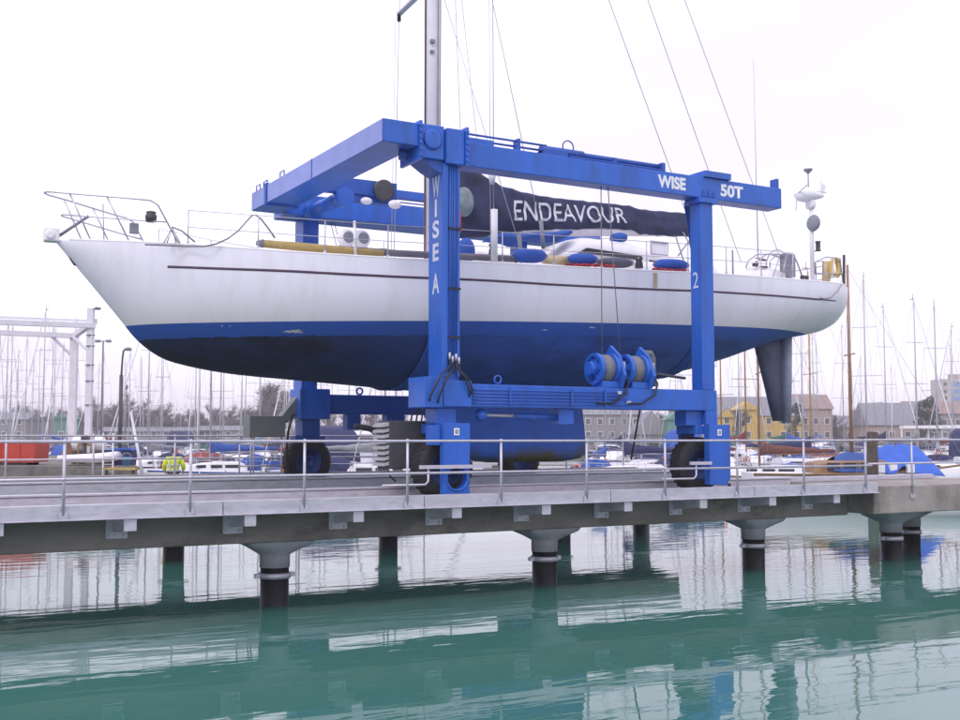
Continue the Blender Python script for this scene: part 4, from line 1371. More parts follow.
lone(MB().loft(rr), 'blue_cloth', CANVAS, 'small blue cloth hanging on the doghouse under the last letters', 'cloth')
lb_ = MB()
c = at(835, 268, 20.72)
ring = [c + Vector((0.13 * cos(q), 0, 0.24 * sin(q))) for q in [(-1.1 + 5.3 * k / 20) for k in range(21)]]
lb_.tube(ring, 0.065, 10)
lbo = lone(lb_, 'lifebuoy', YELLOW, 'yellow horseshoe lifebuoy hung on the stern rail of the yacht', 'lifebuoy')
MB().tube([c + Vector((-0.16, -0.05, -0.27)), c + Vector((-0.08, -0.07, 0.28))], 0.022, 6).build('strap', WHITE_P, lbo)
lone(MB().tube([at(826, 281, 20.9), at(827, 262, 20.9)], 0.11, 12), 'danbuoy_bag', TAN, 'tan bag strapped upright inside the stern rail beside the yellow lifebuoy', 'bag')


# slings under the hull, hung from the top beams
def sling(X, XT, lean, label):
    w = 0.34
    up = hull_point(X, 1, -1, 0.05)
    pts = [Vector((XT, 18.80, 7.80)), Vector((X - lean * 1.1, up.y - 0.06, up.z + 0.3))]
    for q in range(1, 25):
        t = (1 - q / 24) ** 1.6
        pts.append(hull_point(X - lean * t, t, -1, 0.022) - Vector((0, 0, 0.022)))
    for q in range(1, 25):
        pts.append(hull_point(X, (q / 24) ** 1.6, 1, 0.022) - Vector((0, 0, 0.022)))
    up = hull_point(X, 1, 1, 0.05)
    end = Vector((X, up.y + 0.02, up.z + 0.12))
    pts.append(end)
    rr = []
    for i, q in enumerate(pts):
        d = (pts[min(i + 1, len(pts) - 1)] - pts[max(i - 1, 0)]).normalized()
        nn = d.cross(Vector((1, 0, 0))).normalized() * 0.012
        rr.append([q + Vector((-w / 2, 0, 0)) - nn, q + Vector((w / 2, 0, 0)) - nn, q + Vector((w / 2, 0, 0)) + nn, q + Vector((-w / 2, 0, 0)) + nn])
    o = MB().loft(rr, smooth=False).build('lifting_sling', SLING, None)
    for dx in (-0.05, 0.05):                         # wire ropes up to the far top beam
        MB().tube([end + Vector((dx, 0, -0.02)), (X + dx, 25.7, 8.02)], 0.010, 6).build('lifting_rope', WIREROPE, o)
    return tag(o, label, 'sling', 'slings that carry the yacht')


sling(10.55, 9.87, 0.05, 'blue webbing sling round the hull beside the left hoist leg')
sling(17.55, 16.0, 0.6, 'blue webbing sling round the hull beside the right hoist leg')


# ================================================================== MARINA BEHIND THE PIERS
HW = mat('small_boat_white', (0.74, 0.73, 0.77), 0.4, var=0.04)
HN = mat('small_boat_navy', (0.02, 0.03, 0.09), 0.35, var=0.1)
HC = mat('small_boat_cream', (0.62, 0.58, 0.50), 0.45, var=0.06)
HG = mat('small_boat_pale_blue', (0.42, 0.50, 0.58), 0.45, var=0.06)
HWOOD = mat('varnished_planks', (0.30, 0.17, 0.075), 0.45, var=0.25, vscale=6, stretch=(0.3, 1, 4))
WMAST = mat('varnished_mast', (0.27, 0.15, 0.075), 0.5, var=0.2)
CNAVY = mat('sail_cover_navy', (0.03, 0.035, 0.11), 0.85, var=0.2)
CBLUE = mat('sail_cover_blue', (0.03, 0.09, 0.36), 0.85, var=0.2)
CRED = mat('sail_cover_red', (0.20, 0.045, 0.045), 0.85, var=0.2)
CTAN = mat('sail_cover_tan', (0.15, 0.055, 0.045), 0.85, var=0.2)
CGREEN = mat('sail_cover_green', (0.03, 0.13, 0.10), 0.85, var=0.2)
CGREY = mat('sail_cover_grey', (0.26, 0.26, 0.29), 0.85, var=0.2)
CLIGHT = mat('sail_cover_pale_blue', (0.14, 0.26, 0.50), 0.85, var=0.2)
CWHITE = mat('furled_sail', (0.62, 0.61, 0.66), 0.8, var=0.1)
TEAK = mat('teak_trim', (0.25, 0.14, 0.07), 0.6, var=0.2)
FARMAST = mat('far_alloy_mast', (0.46, 0.44, 0.50), 0.5, metal=0.1, var=0.08)


def boat_hull(Lh, B, fb, fine=1.0):
    mb = MB()
    rr = []
    for i in range(13):
        f = i / 12
        x = -Lh * 0.5 + Lh * f
        w = B / 2 * interp(f, [0, .2, .5, .78, .93, 1], [.68, .92, 1, .68, .28, .02])
        zs = fb * (1.0 + 0.35 * max(0, f - 0.35) ** 1.5 + 0.05 * (1 - f))
        rake = 0.10 * Lh * max(0, f - 0.85) / 0.15
        ring = []
        for s in (-1, 1):
            seq = [(1.0, zs), (0.99, zs * 0.7), (0.93, zs * 0.3), (0.75, -0.05), (0.3, -0.35)]
            ring += [Vector((x + rake * (q / fb if q > 0 else q), s * w * m, q)) for m, q in (seq if s < 0 else seq[::-1])]
        rr.append(ring)
    mb.loft(rr, closed=False, caps=False)
    kk = len(rr[0])
    o = len(mb.v) - 13 * kk
    mb.f.append(tuple(o + j for j in range(kk)))
    mb.smooth.append(False)
    for i in range(12):                                        # deck
        a = o + i * kk
        mb.f.append((a, a + kk, a + 2 * kk - 1, a + kk - 1))
        mb.smooth.append(False)
    return mb


ORANGE = mat('orange_lifebuoy', (0.62, 0.13, 0.03), 0.6)


def make_small_yacht(Lh, hullm, coverm, hoodm, mastm, furl=CWHITE, stripe=None, rigged=True, hood=True):
    root = bpy.data.objects.new('moored_yacht' if rigged else 'day_boat', None)
    COL.objects.link(root)
    B, fb = 0.31 * Lh, 0.105 * Lh + 0.08
    r = rnd
    boat_hull(Lh, B, fb).build('hull', hullm, root)
    if stripe is not None:
        sm = MB()
        for s in (-1, 1):
            rg = []
            for f in [q / 12 for q in range(1, 12)]:
                w = B / 2 * interp(f, [0, .2, .5, .78, .93, 1], [.68, .92, 1, .68, .28, .02])
                zs = fb * (1.0 + 0.35 * max(0, f - 0.35) ** 1.5 + 0.05 * (1 - f))
                rake = 0.10 * Lh * max(0, f - 0.85) / 0.15
                c = Vector((-Lh * .5 + Lh * f + rake, s * (w + 0.015), zs - 0.06))
                rg.append([c, c + Vector((0, 0, -0.09)), c + Vector((0, -s * 0.04, -0.09)), c + Vector((0, -s * 0.04, 0))])
            sm.loft(rg)
        sm.build('rubbing_strake', stripe, root)
    cab = []
    hcab = 0.05 * Lh + 0.05
    for f, w, h in ((.34, .30, 1.0), (.36, .30, 1.05), (.5, .31, 1.0), (.62, .27, .9), (.74, .19, .55), (.78, .15, .05)):
        z0 = fb * 1.02
        x = -Lh * .5 + Lh * f
        cab.append([Vector((x, B * w * q, z0 + hcab * h * g)) for q, g in ((-1.12, -.1), (-1, .85), (-.7, 1.05), (.7, 1.05), (1, .85), (1.12, -.1))])
    cbn = MB().loft(cab, smooth=False).build('cabin', HW if hullm is not HC else HC, root)
    wn = MB()
    for s in (-1, 1):
        for x0_, x1_ in ((.39, .48), (.50, .57), (.60, .66)):
            ya = B * interp((x0_ + x1_) / 2, [.34, .5, .62, .74], [.32, .33, .29, .21])
            z = fb * 1.02 + hcab * 0.38
            wn.box((-Lh * .5 + Lh * x0_, s * ya - .02, z), (-Lh * .5 + Lh * x1_, s * ya + .02, z + hcab * .34))
    wn.build('cabin_windows', GLASS, cbn)
    if hood:
        hd = []
        for x, h, w in ((.22, .55, .9), (.23, .9, .95), (.29, 1.0, 1.0), (.33, .92, .95), (.42, .35, .85)):
            hd.append([Vector((-Lh * .5 + Lh * x, B * .34 * w * (abs(cos(pi - pi * q / 8)) ** .5) * (-1 if q < 4 else 1), fb + 0.05 + (hcab + .42) * h * sin(pi * q / 8) ** .5)) for q in range(9)])
        MB().loft(hd).build('sprayhood', hoodm, root)
    mx_ = -Lh * .5 + Lh * .575
    mz0, mz1 = fb + hcab * .8, fb + 1.28 * Lh
    mr = 0.036 + 0.0022 * Lh
    if rigged:
        mst = MB().tube([(mx_, 0, mz0), (mx_, 0, (mz0 + mz1) * .5), (mx_, 0, mz1)], [mr, mr, mr * .7], 8)
        mst = mst.build('mast', mastm, root)
        for q, w in ((.45, .11), (.72, .08)):
            z = mz0 + (mz1 - mz0) * q
            MB().bar((mx_, -Lh * w, z + .05), (mx_, Lh * w, z + .05), .07, .04).build('spreader', mastm, mst)
        MB().tube([(mx_ - 0.1, 0, mz1), (mx_ - 0.1, 0, mz1 + 0.5)], 0.015, 5).box((mx_ - 0.35, -0.02, mz1 + 0.12), (mx_ + 0.05, 0.02, mz1 + 0.16)).build('wind_vane', GREYBOX, mst)
    bz = fb + hcab + 0.75
    bx0 = mx_ - Lh * .43
    bm_ = []
    for q in range(11):
        f = q / 10
        x = mx_ - 0.05 + (bx0 - mx_) * f
        h = interp(f, [0, .08, .4, 1], [.62, .42, .26, .10])
        w = interp(f, [0, .1, .5, 1], [.12, .16, .15, .07])
        sag = 0.02 * sin(q * 2.2)
        bm_.append([Vector((x, w * cos(2 * pi * k / 10), bz + h * .3 + sag + h * .7 * sin(2 * pi * k / 10))) for k in range(10)])
    if rigged:
        if coverm is not None:
            MB().loft(bm_).build('sail_cover', coverm, root)
        MB().tube([(mx_, 0, bz - .12), (bx0 - .1, 0, bz - .12)], .05, 6).build('boom', mastm, root)
        rg = MB()
        w = 0.0065
        for s in (-1, 1):
            rg.tube([(mx_ - .1, s * B * .46, fb), (mx_, s * Lh * .11, mz0 + (mz1 - mz0) * .45), (mx_, s * Lh * .08, mz0 + (mz1 - mz0) * .72), (mx_, 0, mz1)], w, 4)
            rg.tube([(mx_ - .4, s * B * .46, fb), (mx_, 0, mz0 + (mz1 - mz0) * .45)], w, 4)
        rg.tube([(-Lh * .5, 0, fb), (mx_, 0, mz1)], w, 4)
        rg.tube([(Lh * .57, 0, fb * 1.2), (mx_, 0, mz1)], w, 4)
        rg.build('rigging', mat('small_boat_rigging', (0.22, 0.21, 0.24), 0.6), root)
        if furl is not None:
            a, b = Vector((Lh * .565, 0, fb * 1.25 + .3)), Vector((mx_ + .3, 0, mz1 - .6))
            MB().tube([a, a * .7 + b * .3, b], [.028, .048, .018], 7).build('furled_genoa', furl, root)
    else:
        cv_ = []
        for f, h in ((.03, .12), (.08, .42), (.2, .55), (.32, .62), (.40, .5)):
            wv = B / 2 * interp(f, [0, .2, .5], [.68, .92, 1])
            cv_.append([Vector((-Lh * .5 + Lh * f, wv * .96 * q, fb + h * g + .02 * sin(f * 40 + q * 5))) for q, g in ((-1, -.1), (-.9, .55), (-.5, .9), (0, 1.05), (.5, .9), (.9, .55), (1, -.1))])
        MB().loft(cv_).build('cockpit_cover', coverm, root)
    pp = MB()
    for s in (-1, 1):
        pp.tube([(Lh * .42, s * B * .18, fb * 1.15), (Lh * .44, s * B * .17, fb * 1.2 + .6), (Lh * .56, 0, fb * 1.2 + .62)], .016, 5)
        pp.tube([(-Lh * .42, s * B * .38, fb), (-Lh * .42, s * B * .38, fb + .6), (-Lh * .5, s * B * .2, fb + .62)], .016, 5)
        pp.tube([(-Lh * .42, s * B * .38, fb + .58), (0, s * B * .47, fb + .58), (Lh * .30, s * B * .30, fb * 1.1 + .58), (Lh * .44, s * B * .17, fb * 1.2 + .6)], .009, 4)
        for f in (.2, .35, .5, .65, .8):
            wv = B / 2 * interp(f, [0, .2, .5, .78, .93, 1], [.68, .92, 1, .68, .28, .02]) - .06
            pp.tube([(-Lh * .5 + Lh * f, s * wv, fb), (-Lh * .5 + Lh * f, s * wv, fb * 1.05 + .58)], .012, 4)
    pp.build('guard_rails', STEEL_L, root)
    for s in (-1, 1):
        for f in (.30, .48, .64):
            wv = B / 2 * interp(f, [0, .2, .5, .78, .93, 1], [.68, .92, 1, .68, .28, .02]) + .10
            c = Vector((-Lh * .5 + Lh * f, s * wv, fb * .55))
            MB().lathe([(.03, -.36), (.10, -.30), (.10, .28), (.03, .34), (.02, .55)], c, 'Z', 10).build('fender', hoodm if f == .48 else HW, root)
        if hood:
            MB().box((-Lh * .46, s * (B * .40) - .012, fb + .08), (-Lh * .22, s * (B * .40) + .012, fb + .56)).build('weather_cloth', hoodm, root)
    c = Vector((-Lh * .49, B * .22, fb + .42))
    MB().tube([c + Vector((0, .2 * cos(q), .24 * sin(q))) for q in [-1.1 + 5.3 * k / 12 for k in range(13)]], .06, 6).build('lifebuoy', ORANGE if stripe is not None else YELLOW, root)
    return root


def make_motor_boat(Lh, hullm, canopy):
    root = bpy.data.objects.new('motor_cruiser', None)
    COL.objects.link(root)
    B, fb = 0.34 * Lh, 0.14 * Lh
    boat_hull(Lh, B, fb).build('hull', hullm, root)
    wr = []
    for f, w, h in ((.28, .36, 1.5), (.34, .36, 1.6), (.5, .34, 1.6), (.58, .32, .75), (.74, .24, .6), (.84, .1, .05)):
        wr.append([Vector((-Lh * .5 + Lh * f, B * w * q, fb + h * g)) for q, g in ((-1.1, 0), (-.95, .9), (-.7, 1), (.7, 1), (.95, .9), (1.1, 0))])
    wh_ = MB().loft(wr, smooth=False).build('wheelhouse', HW, root)
    wn = MB()
    for s in (-1, 1):
        wn.prism([(-Lh * .5 + Lh * .31, s * B * .385, fb + .75), (-Lh * .5 + Lh * .52, s * B * .355, fb + .75), (-Lh * .5 + Lh * .49, s * B * .345, fb + 1.25), (-Lh * .5 + Lh * .33, s * B * .36, fb + 1.25)], (0, s * .03, 0))
    wn.build('side_windows', GLASS, wh_)
    cn = []
    for x, h in ((.02, .8), (.08, 1.45), (.2, 1.6), (.29, 1.62)):
        cn.append([Vector((-Lh * .5 + Lh * x, B * .42 * q, fb + h * g)) for q, g in ((-1, 0), (-.92, .8), (-.7, 1), (.7, 1), (.92, .8), (1, 0))])
    MB().loft(cn).build('canopy', canopy, root)
    rl = MB()
    for s in (-1, 1):
        rl.tube([(0, s * B * .45, fb), (0.05, s * B * .45, fb + .7), (Lh * .3, s * B * .28, fb * 1.1 + .75), (Lh * .52, 0, fb * 1.2 + .75)], .018, 5)
    rl.tube([(-Lh * .1, 0, fb + 1.6), (-Lh * .1, 0, fb + 3.0)], .02, 5)
    rl.build('bow_rail', STEEL_L, root)
    return root


KINDS = [
    ('white sloop with navy sail cover', lambda: make_small_yacht(9.5, HW, CNAVY, CNAVY, FARMAST, CWHITE, CNAVY)),
    ('white sloop with bright blue cover', lambda: make_small_yacht(8.8, HW, CBLUE, CBLUE, FARMAST, None, CBLUE)),
    ('white sloop with red sail cover', lambda: make_small_yacht(8.2, HW, CRED, CNAVY, FARMAST, CWHITE, None)),
    ('white sloop with green cover', lambda: make_small_yacht(9.0, HW, CGREEN, CGREEN, FARMAST, CWHITE, TEAK)),
    ('navy hulled sloop with grey cover', lambda: make_small_yacht(10.2, HN, CGREY, CGREY, FARMAST, None, HW)),
    ('white sloop with grey sail cover', lambda: make_small_yacht(8.5, HW, CGREY, CNAVY, FARMAST, CWHITE, CNAVY)),
    ('cream yacht with wooden mast', lambda: make_small_yacht(9.0, HC, CTAN, CTAN, WMAST, None, TEAK, hood=False)),
    ('varnished yacht with wooden mast', lambda: make_small_yacht(8.4, HWOOD, CRED, CTAN, WMAST, None, HW, hood=False)),
    ('pale blue sloop with navy cover', lambda: make_small_yacht(8.0, HG, CNAVY, CNAVY, FARMAST, CWHITE, None)),
    ('white sloop with pale blue cover', lambda: make_small_yacht(9.8, HW, CLIGHT, CLIGHT, FARMAST, None, CLIGHT)),
    ('white motor cruiser with blue canopy', lambda: make_motor_boat(8.0, HW, CBLUE)),
    ('white motor cruiser with navy canopy', lambda: make_motor_boat(9.0, HW, CNAVY)),
    ('white day boat with blue cockpit cover', lambda: make_small_yacht(7.5, HW, CBLUE, CBLUE, FARMAST, None, CBLUE, rigged=False, hood=False)),
    ('white day boat with navy cockpit cover', lambda: make_small_yacht(8.5, HW, CNAVY, CNAVY, FARMAST, None, TEAK, rigged=False, hood=False)),
    ('cream day boat with red cockpit cover', lambda: make_small_yacht(7.0, HC, CRED, CRED, FARMAST, None, TEAK, rigged=False, hood=False)),
]
LAND = [(15, 'above the red skip'), (48, 'left of the white hoist frame'), (78, 'behind the white hoist frame'), (101, 'by the double lamp'), (122, 'by the curved lamp'), (152, 'left of the man in yellow'), (175, 'behind the man in yellow'), (205, 'right of the man in yellow'), (235, 'left of the grey cabinet'), (262, 'behind the grey cabinet'), (306, 'behind the far left wheel'), (345, 'right of the far left wheel'), (380, 'left of the engine housing'), (410, 'behind the engine housing'), (598, 'right of the keel'), (628, 'between keel and right hoist leg'), (662, 'below the winch drums'), (690, 'behind the right hoist wheel'), (735, 'right of the right hoist leg'), (762, 'left of the rudder'), (785, 'below the rudder'), (815, 'by the yellow mast'), (845, 'by the tall brown mast'), (872, 'behind the dark mooring pile'), (905, 'behind the blue tarpaulin'), (932, 'right of the blue tarpaulin'), (955, 'at the right edge')]
ROWN = {58: 'nearest row', 65: 'second row', 72: 'third row', 80: 'fourth row', 88: 'fifth row', 112: 'sixth row', 140: 'seventh row', 170: 'farthest row'}
protos = {}
mrnd = random.Random(31)
used = {}
placed = []


def place_boat(kind, px, dist, heading, scale, row):
    if kind not in protos:
        protos[kind] = KINDS[kind][1]()
        o = protos[kind]
    else:
        o = copy_tree(protos[kind])
    if kind < 10:                                    # masts end where they do in the photograph
        lh = (9.5, 8.8, 8.2, 9.0, 10.2, 8.5, 9.0, 8.4, 8.0, 9.8)[kind]
        lim = CAM_H + (438 - (292 if px < 330 else 262) - mrnd.uniform(0, 62)) / F * dist
        scale = max(.72, min(scale, lim / (1.39 * lh + .6)))
    o.location = atd(px, dist, 0)
    o.rotation_euler = (0, 0, heading)
    o.scale = (scale, scale, scale)
    near = min(LAND, key=lambda q: abs(q[0] - px))
    lab = '%s, %s, %s' % (KINDS[kind][0], ROWN[row], near[1])
    n_ = used.get(lab, 0)
    used[lab] = n_ + 1
    if n_:
        lab += (', farther of two' if n_ == 1 else ', farthest of three')
    tag(o, lab, 'yacht' if kind < 10 else 'motor boat' if kind < 12 else 'day boat', 'boats moored in the marina')
    placed.append((px, dist))
    return o


order = [0, 5, 1, 9, 2, 0, 10, 4, 5, 3, 1, 0, 8, 5, 9, 2, 11, 0, 5, 7, 1, 4, 5, 6, 3]
oi = 0
for d, step_m in ((58, 4.6), (65, 4.4), (72, 4.6), (80, 4.6), (88, 4.6), (112, 5.4), (140, 6.4), (170, 7.5)):
    pxs = step_m / d * F
    px = -10 + rnd.uniform(0, pxs * .6)
    k_ = 0
    while px < 985:
        k_ += 1
        vis = not (432 < px < 588)
        if d == 58 and (px < 265 or 735 < px < 945):
            vis = False
        if vis and not (d in (65, 72) and px < 150) and not (d == 80 and px < 60):
            kind = order[oi % len(order)]
            if d in (65, 80):
                kind = (12, 13, 10, 12, 14, 13, 11)[oi % 7]
            oi += 1
            base = HEAD and 0
            toward = math.atan2(-cos(HEAD), -sin(HEAD))           # bow towards the camera
            hd_ = toward + (pi if rnd.random() < 0.45 else 0) + radians(-24) + rnd.uniform(-.10, .10)
            if d in (65, 88, 112, 140):
                hd_ += radians(38)
            place_boat(kind, px, d + rnd.uniform(-2.5, 2.5), hd_, rnd.uniform(.86, 1.28), d)
        px += pxs * rnd.uniform(.85, 1.2) * (1.35 if d > 100 and px > 700 else 1)


for kind, px, d, s in ((8, 9, 90, 1.2), (3, 20, 112, 1.3), (0, 27, 90, 1.12), (9, 34, 112, 1.45), (5, 47, 90, 1.35), (1, 54, 112, 1.25), (2, 64, 90, 1.1), (8, 131, 112, 1.0), (9, 165, 90, .95), (3, 196, 112, 1.1)):
    place_boat(kind, px, d, math.atan2(-cos(HEAD), -sin(HEAD)) + rnd.uniform(-.3, .1), s, 88 if d == 90 else 112)


# named near boats
def own_boat(o, px, dist, hd_, s, label, cat):
    o.location = atd(px, dist, 0)
    o.rotation_euler = (0, 0, hd_)
    o.scale = (s, s, s)
    return tag(o, label, cat, 'boats moored in the marina')


side_on = -HEAD                        # along the picture plane, bow to the right
own_boat(copy_tree(protos[1]), 222, 62, side_on + pi + .25, 0.95, 'white yacht with blue hood and blue fenders, right of the man in yellow', 'yacht')
own_boat(copy_tree(protos[5]), 372, 55, side_on + .3, 1.0, 'bright white yacht with grey sail cover, side on beneath the hull', 'yacht')
own_boat(copy_tree(protos[0]), 636, 54, side_on + pi + .2, 0.9, 'white yacht with navy sail cover, side on between keel and right leg', 'yacht')
gf = own_boat(make_small_yacht(8.6, HW, CTAN, CTAN, WMAST, None, TEAK, hood=False), 772, 55, side_on + pi - .12, 0.95, 'white wooden yacht with tan sail cover and orange mast, below the rudder', 'yacht')
own_boat(make_small_yacht(9.0, HW, CNAVY, CNAVY, mat('yellow_spar', (0.42, 0.27, 0.10), 0.5, var=0.2), None, TEAK, hood=False), 800, 66, side_on + .15, 1.0, 'white wooden yacht with yellow mast and drooping navy sail cover, right of the rudder', 'yacht')
for i, (px, d) in enumerate(((150, 47), (948, 40))):
    pass


# ---------------------------------------------------------------- wooden cruiser under the blue tarpaulin, right
wc = thing('wooden_cruiser', (0, 0, 0), 'wooden cruiser with tan cabin side and tall brown mast, under a blue tarpaulin', 'boat')
wc.location = atd(850, 47, 0)
wc.rotation_euler = (0, 0, side_on + 0.02)


def wpart(mb, name, m, parent=None):
    me = mb.mesh(name, m)
    o = bpy.data.objects.new(name, me)
    COL.objects.link(o)
    o.parent = parent or wc
    return o


wpart(boat_hull(8.6, 2.7, 1.28), 'hull', HW)
wpart(MB().tube([(-4.28, -0.95, 1.30), (-2.6, -1.27, 1.29), (0, -1.37, 1.31), (2.4, -0.98, 1.42), (4.0, -.3, 1.58), (5.0, 0, 1.68)], .05, 6), 'rubbing_strake', TEAK)
cbn = []
for x, w, h in ((-1.75, .85, .42), (-1.2, .98, .52), (1.0, .98, .55), (2.0, .75, .5)):
    cbn.append([Vector((x, w * q, 1.28 + h * g)) for q, g in ((-1.05, 0), (-1, .9), (-.7, 1.05), (.7, 1.05), (1, .9), (1.05, 0))])
cbo = wpart(MB().loft(cbn, smooth=False), 'cabin', mat('tan_varnish', (0.22, 0.125, 0.055), 0.5, var=0.25))
for x in (-1.3, -.6, .1):
    wpart(MB().box((x, -1.06, 1.42), (x + .5, -1.0, 1.75)), 'window', GLASS, cbo)
bm1 = wpart(MB().tube([(0.05, 0, 1.3), (0.05, 0, 6.2), (0.05, 0, 9.95)], [.075, .07, .05], 10), 'mast', mat('dull_brown_mast', (0.30, 0.17, 0.11), 0.6, var=0.2))
rg = MB()
for s in (-1, 1):
    rg.tube([(-.2, s * 1.25, 1.3), (.05, 0, 8.5)], .009, 4)
rg.tube([(4.9, 0, 1.6), (.05, 0, 9.8)], .009, 4).tube([(-4.2, 0, 1.4), (.05, 0, 9.8)], .009, 4)
wpart(rg, 'rigging', WIRE)
wpart(MB().bar((.05, -.6, 6.2), (.05, .6, 6.2), .06, .05), 'spreader', WMAST, bm1)
for x in (0.65, 1.15, 1.85):
    wpart(MB().box((x, -1.32, 1.36), (x + .28, -1.1, 1.72)), 'deck_locker', WHITE_P)


def tarp(pts_fn, name, m, label, base):
    """draped sheet with creases; pts_fn(u, v) local point"""
    nu, nv = 30, 18
    rows = [[pts_fn(i / nu, j / nv) for j in range(nv + 1)] for i in range(nu + 1)]
    mb = MB().loft(rows, closed=False, caps=False)
    o = bpy.data.objects.new(name, mb.mesh(name, m))
    COL.objects.link(o)
    sm = o.modifiers.new('thickness', 'SOLIDIFY')
    sm.thickness = 0.01
    o.location = base.location
    o.rotation_euler = base.rotation_euler
    return tag(o, label, 'tarpaulin', 'blue tarpaulins on the wooden cruiser')


def tent(u, v):
    x = 0.95 + 1.85 * u
    s = 2 * v - 1
    end = max(0, (u - .72) / .28)
    ridge = interp(u, [0, .25, .7, 1], [2.28, 2.45, 2.50, 2.42])
    hem = 1.32 + 0.33 * max(0, 1 - abs(u - .42) / .25) - 0.10 * end
    spread = 1.30 + 0.15 * sin(u * 9)
    z = ridge - (ridge - hem) * abs(s) ** 1.05
    fold = 0.045 * sin(u * 16 + abs(s) * 3) * abs(s)
    return Vector((x + 0.55 * end * abs(s), s * spread + fold, z + 0.03 * sin(u * 23) * (1 - abs(s))))


def tent2(u, v):
    x = -0.65 + 1.3 * u
    s = 2 * v - 1
    ridge = interp(u, [0, .3, 1], [1.98, 2.18, 2.15])
    hem = 1.42 - 0.1 * u
    lean = -0.45 * (1 - u) * abs(s)
    z = ridge - (ridge - hem) * abs(s) ** 1.4
    return Vector((x + lean, s * 1.22 + 0.03 * sin(u * 14), z + .02 * sin(u * 11 + 2)))


tarp(tent, 'tarpaulin', mat('tarpaulin_blue', (0.025, 0.11, 0.52), 0.55, var=0.12, bump=0.4, bscale=4), 'large creased blue tarpaulin tent right of the dark mooring pile', wc)
tarp(tent2, 'tarpaulin', mat('tarpaulin_dark_blue', (0.02, 0.07, 0.26), 0.7, var=0.15, bump=0.4, bscale=4), 'darker low blue tarpaulin left of the dark mooring pile', wc)
# mooring pile
PW = mat('weathered_pile_wood', (0.085, 0.065, 0.055), 0.9, var=0.35, vscale=4, dark=(0.06, 0.085, 0.05), damount=0.8, dscale=1.0, bump=0.6, bscale=10, stretch=(3, 3, .5))
pp_ = atd(872, 44.5, -2)
lone(MB().tube([pp_, pp_ + Vector((0, 0, 3.4)), pp_ + Vector((0.01, 0, 4.95)), pp_ + Vector((0.01, 0, 5.0))], [.22, .215, .20, .17], 14), 'mooring_pile', PW, 'thick dark wooden mooring pile standing in front of the blue tarpaulins', 'mooring pile')
# white tender, right edge
tn = bpy.data.objects.new('tender', None)
COL.objects.link(tn)
boat_hull(4.2, 1.6, 0.62).build('hull', HW, tn)
MB().box((-1.6, -.55, .60), (-1.2, .55, .72)).build('seat', TEAK, tn)
MB().box((-.2, -.6, .62), (.1, .6, .72)).build('seat', TEAK, tn)
MB().box((-2.45, -.16, .25), (-2.12, .16, 1.05)).build('outboard_motor', GREYBOX, tn, bevel=.05)
own_boat(tn, 954, 41, side_on + .1, 1.0, 'small white tender with outboard motor, at the right edge behind the pier', 'boat')
tn2 = bpy.data.objects.new('open_boat', None)
COL.objects.link(tn2)
boat_hull(5.2, 1.8, 0.85).build('hull', HG, tn2)
MB().tube([(-2.5, -.62, .9), (0, -.92, .89), (1.6, -.5, .96), (2.95, 0, 1.1)], .05, 6).build('rubbing_strake', HN, tn2)
MB().box((-.6, -.7, .86), (-.2, .7, .93)).build('seat', TEAK, tn2)
own_boat(tn2, 157, 43.5, side_on + pi + .5, 1.0, 'pale blue open boat with dark rubbing strake, left of the man in yellow', 'boat')


# ---------------------------------------------------------------- quay on the left with its things
QM = mat('quay_stone', (0.17, 0.155, 0.145), 0.9, var=0.25, dark=(0.05, 0.05, 0.045), damount=0.7, bump=0.4, bscale=12)
q0, q1, q2, q3 = atd(-160, 46.5), atd(138, 46.5), atd(120, 76), atd(-160, 76)
qb = MB().prism([q + Vector((0, 0, -1)) for q in (q0, q1, q2, q3)], (0, 0, 2.6))
tag(qb.build('quay', QM), kind='structure')


def local_thing(name, px, dist, z, rot, label, cat, group=None):
    o = thing(name, (0, 0, 0), label, cat, group)
    o.location = atd(px, dist, z)
    o.rotation_euler = (0, 0, rot)
    return o


def lp(mb, name, m, parent, bevel=0):
    o = bpy.data.objects.new(name, mb.mesh(name, m))
    COL.objects.link(o)
    o.parent = parent
    if bevel:
        b = o.modifiers.new('bevel', 'BEVEL')
        b.width = bevel
        b.segments = 2
        b.limit_method = 'ANGLE'
    return o


SKIP = mat('red_skip_paint', (0.50, 0.045, 0.025), 0.55, var=0.15, dark=(0.16, 0.05, 0.03), damount=0.5, dscale=3)
sk = local_thing('skip', 10, 49, 1.6, -HEAD, 'open red steel skip on the quay at the left edge', 'skip')
bd = MB()
o_ = [(-1.75, 1.02), (1.42, 1.02), (1.36, 0.12), (-1.2, 0.12)]
bd.prism([(x, -.8, z) for x, z in o_], (0, .05, 0)).prism([(x, .75, z) for x, z in o_], (0, .05, 0))
bd.box((-1.2, -.745, .12), (1.36, .745, .17)).prism([(1.36, -.745, .12), (1.42, -.745, 1.02), (1.37, -.745, 1.02), (1.31, -.745, .12)], (0, 1.49, 0))
lp(bd, 'body', SKIP, sk)
lp(MB().box((-1.78, -.85, .98), (1.46, -.805, 1.06)).box((-1.78, .805, .98), (1.46, .85, 1.06)), 'rim', SKIP, sk)
for x in (-.9, -.1, .7):
    lp(MB().box((x, -.84, .14), (x + .07, -.803, .97)), 'rib', SKIP, sk)
lp(MB().box((-1.1, -.7, 0), (1.0, -.55, .118)), 'runner', GREYBOX, sk)
lp(MB().box((-1.1, .55, 0), (1.0, .7, .118)), 'runner', GREYBOX, sk)
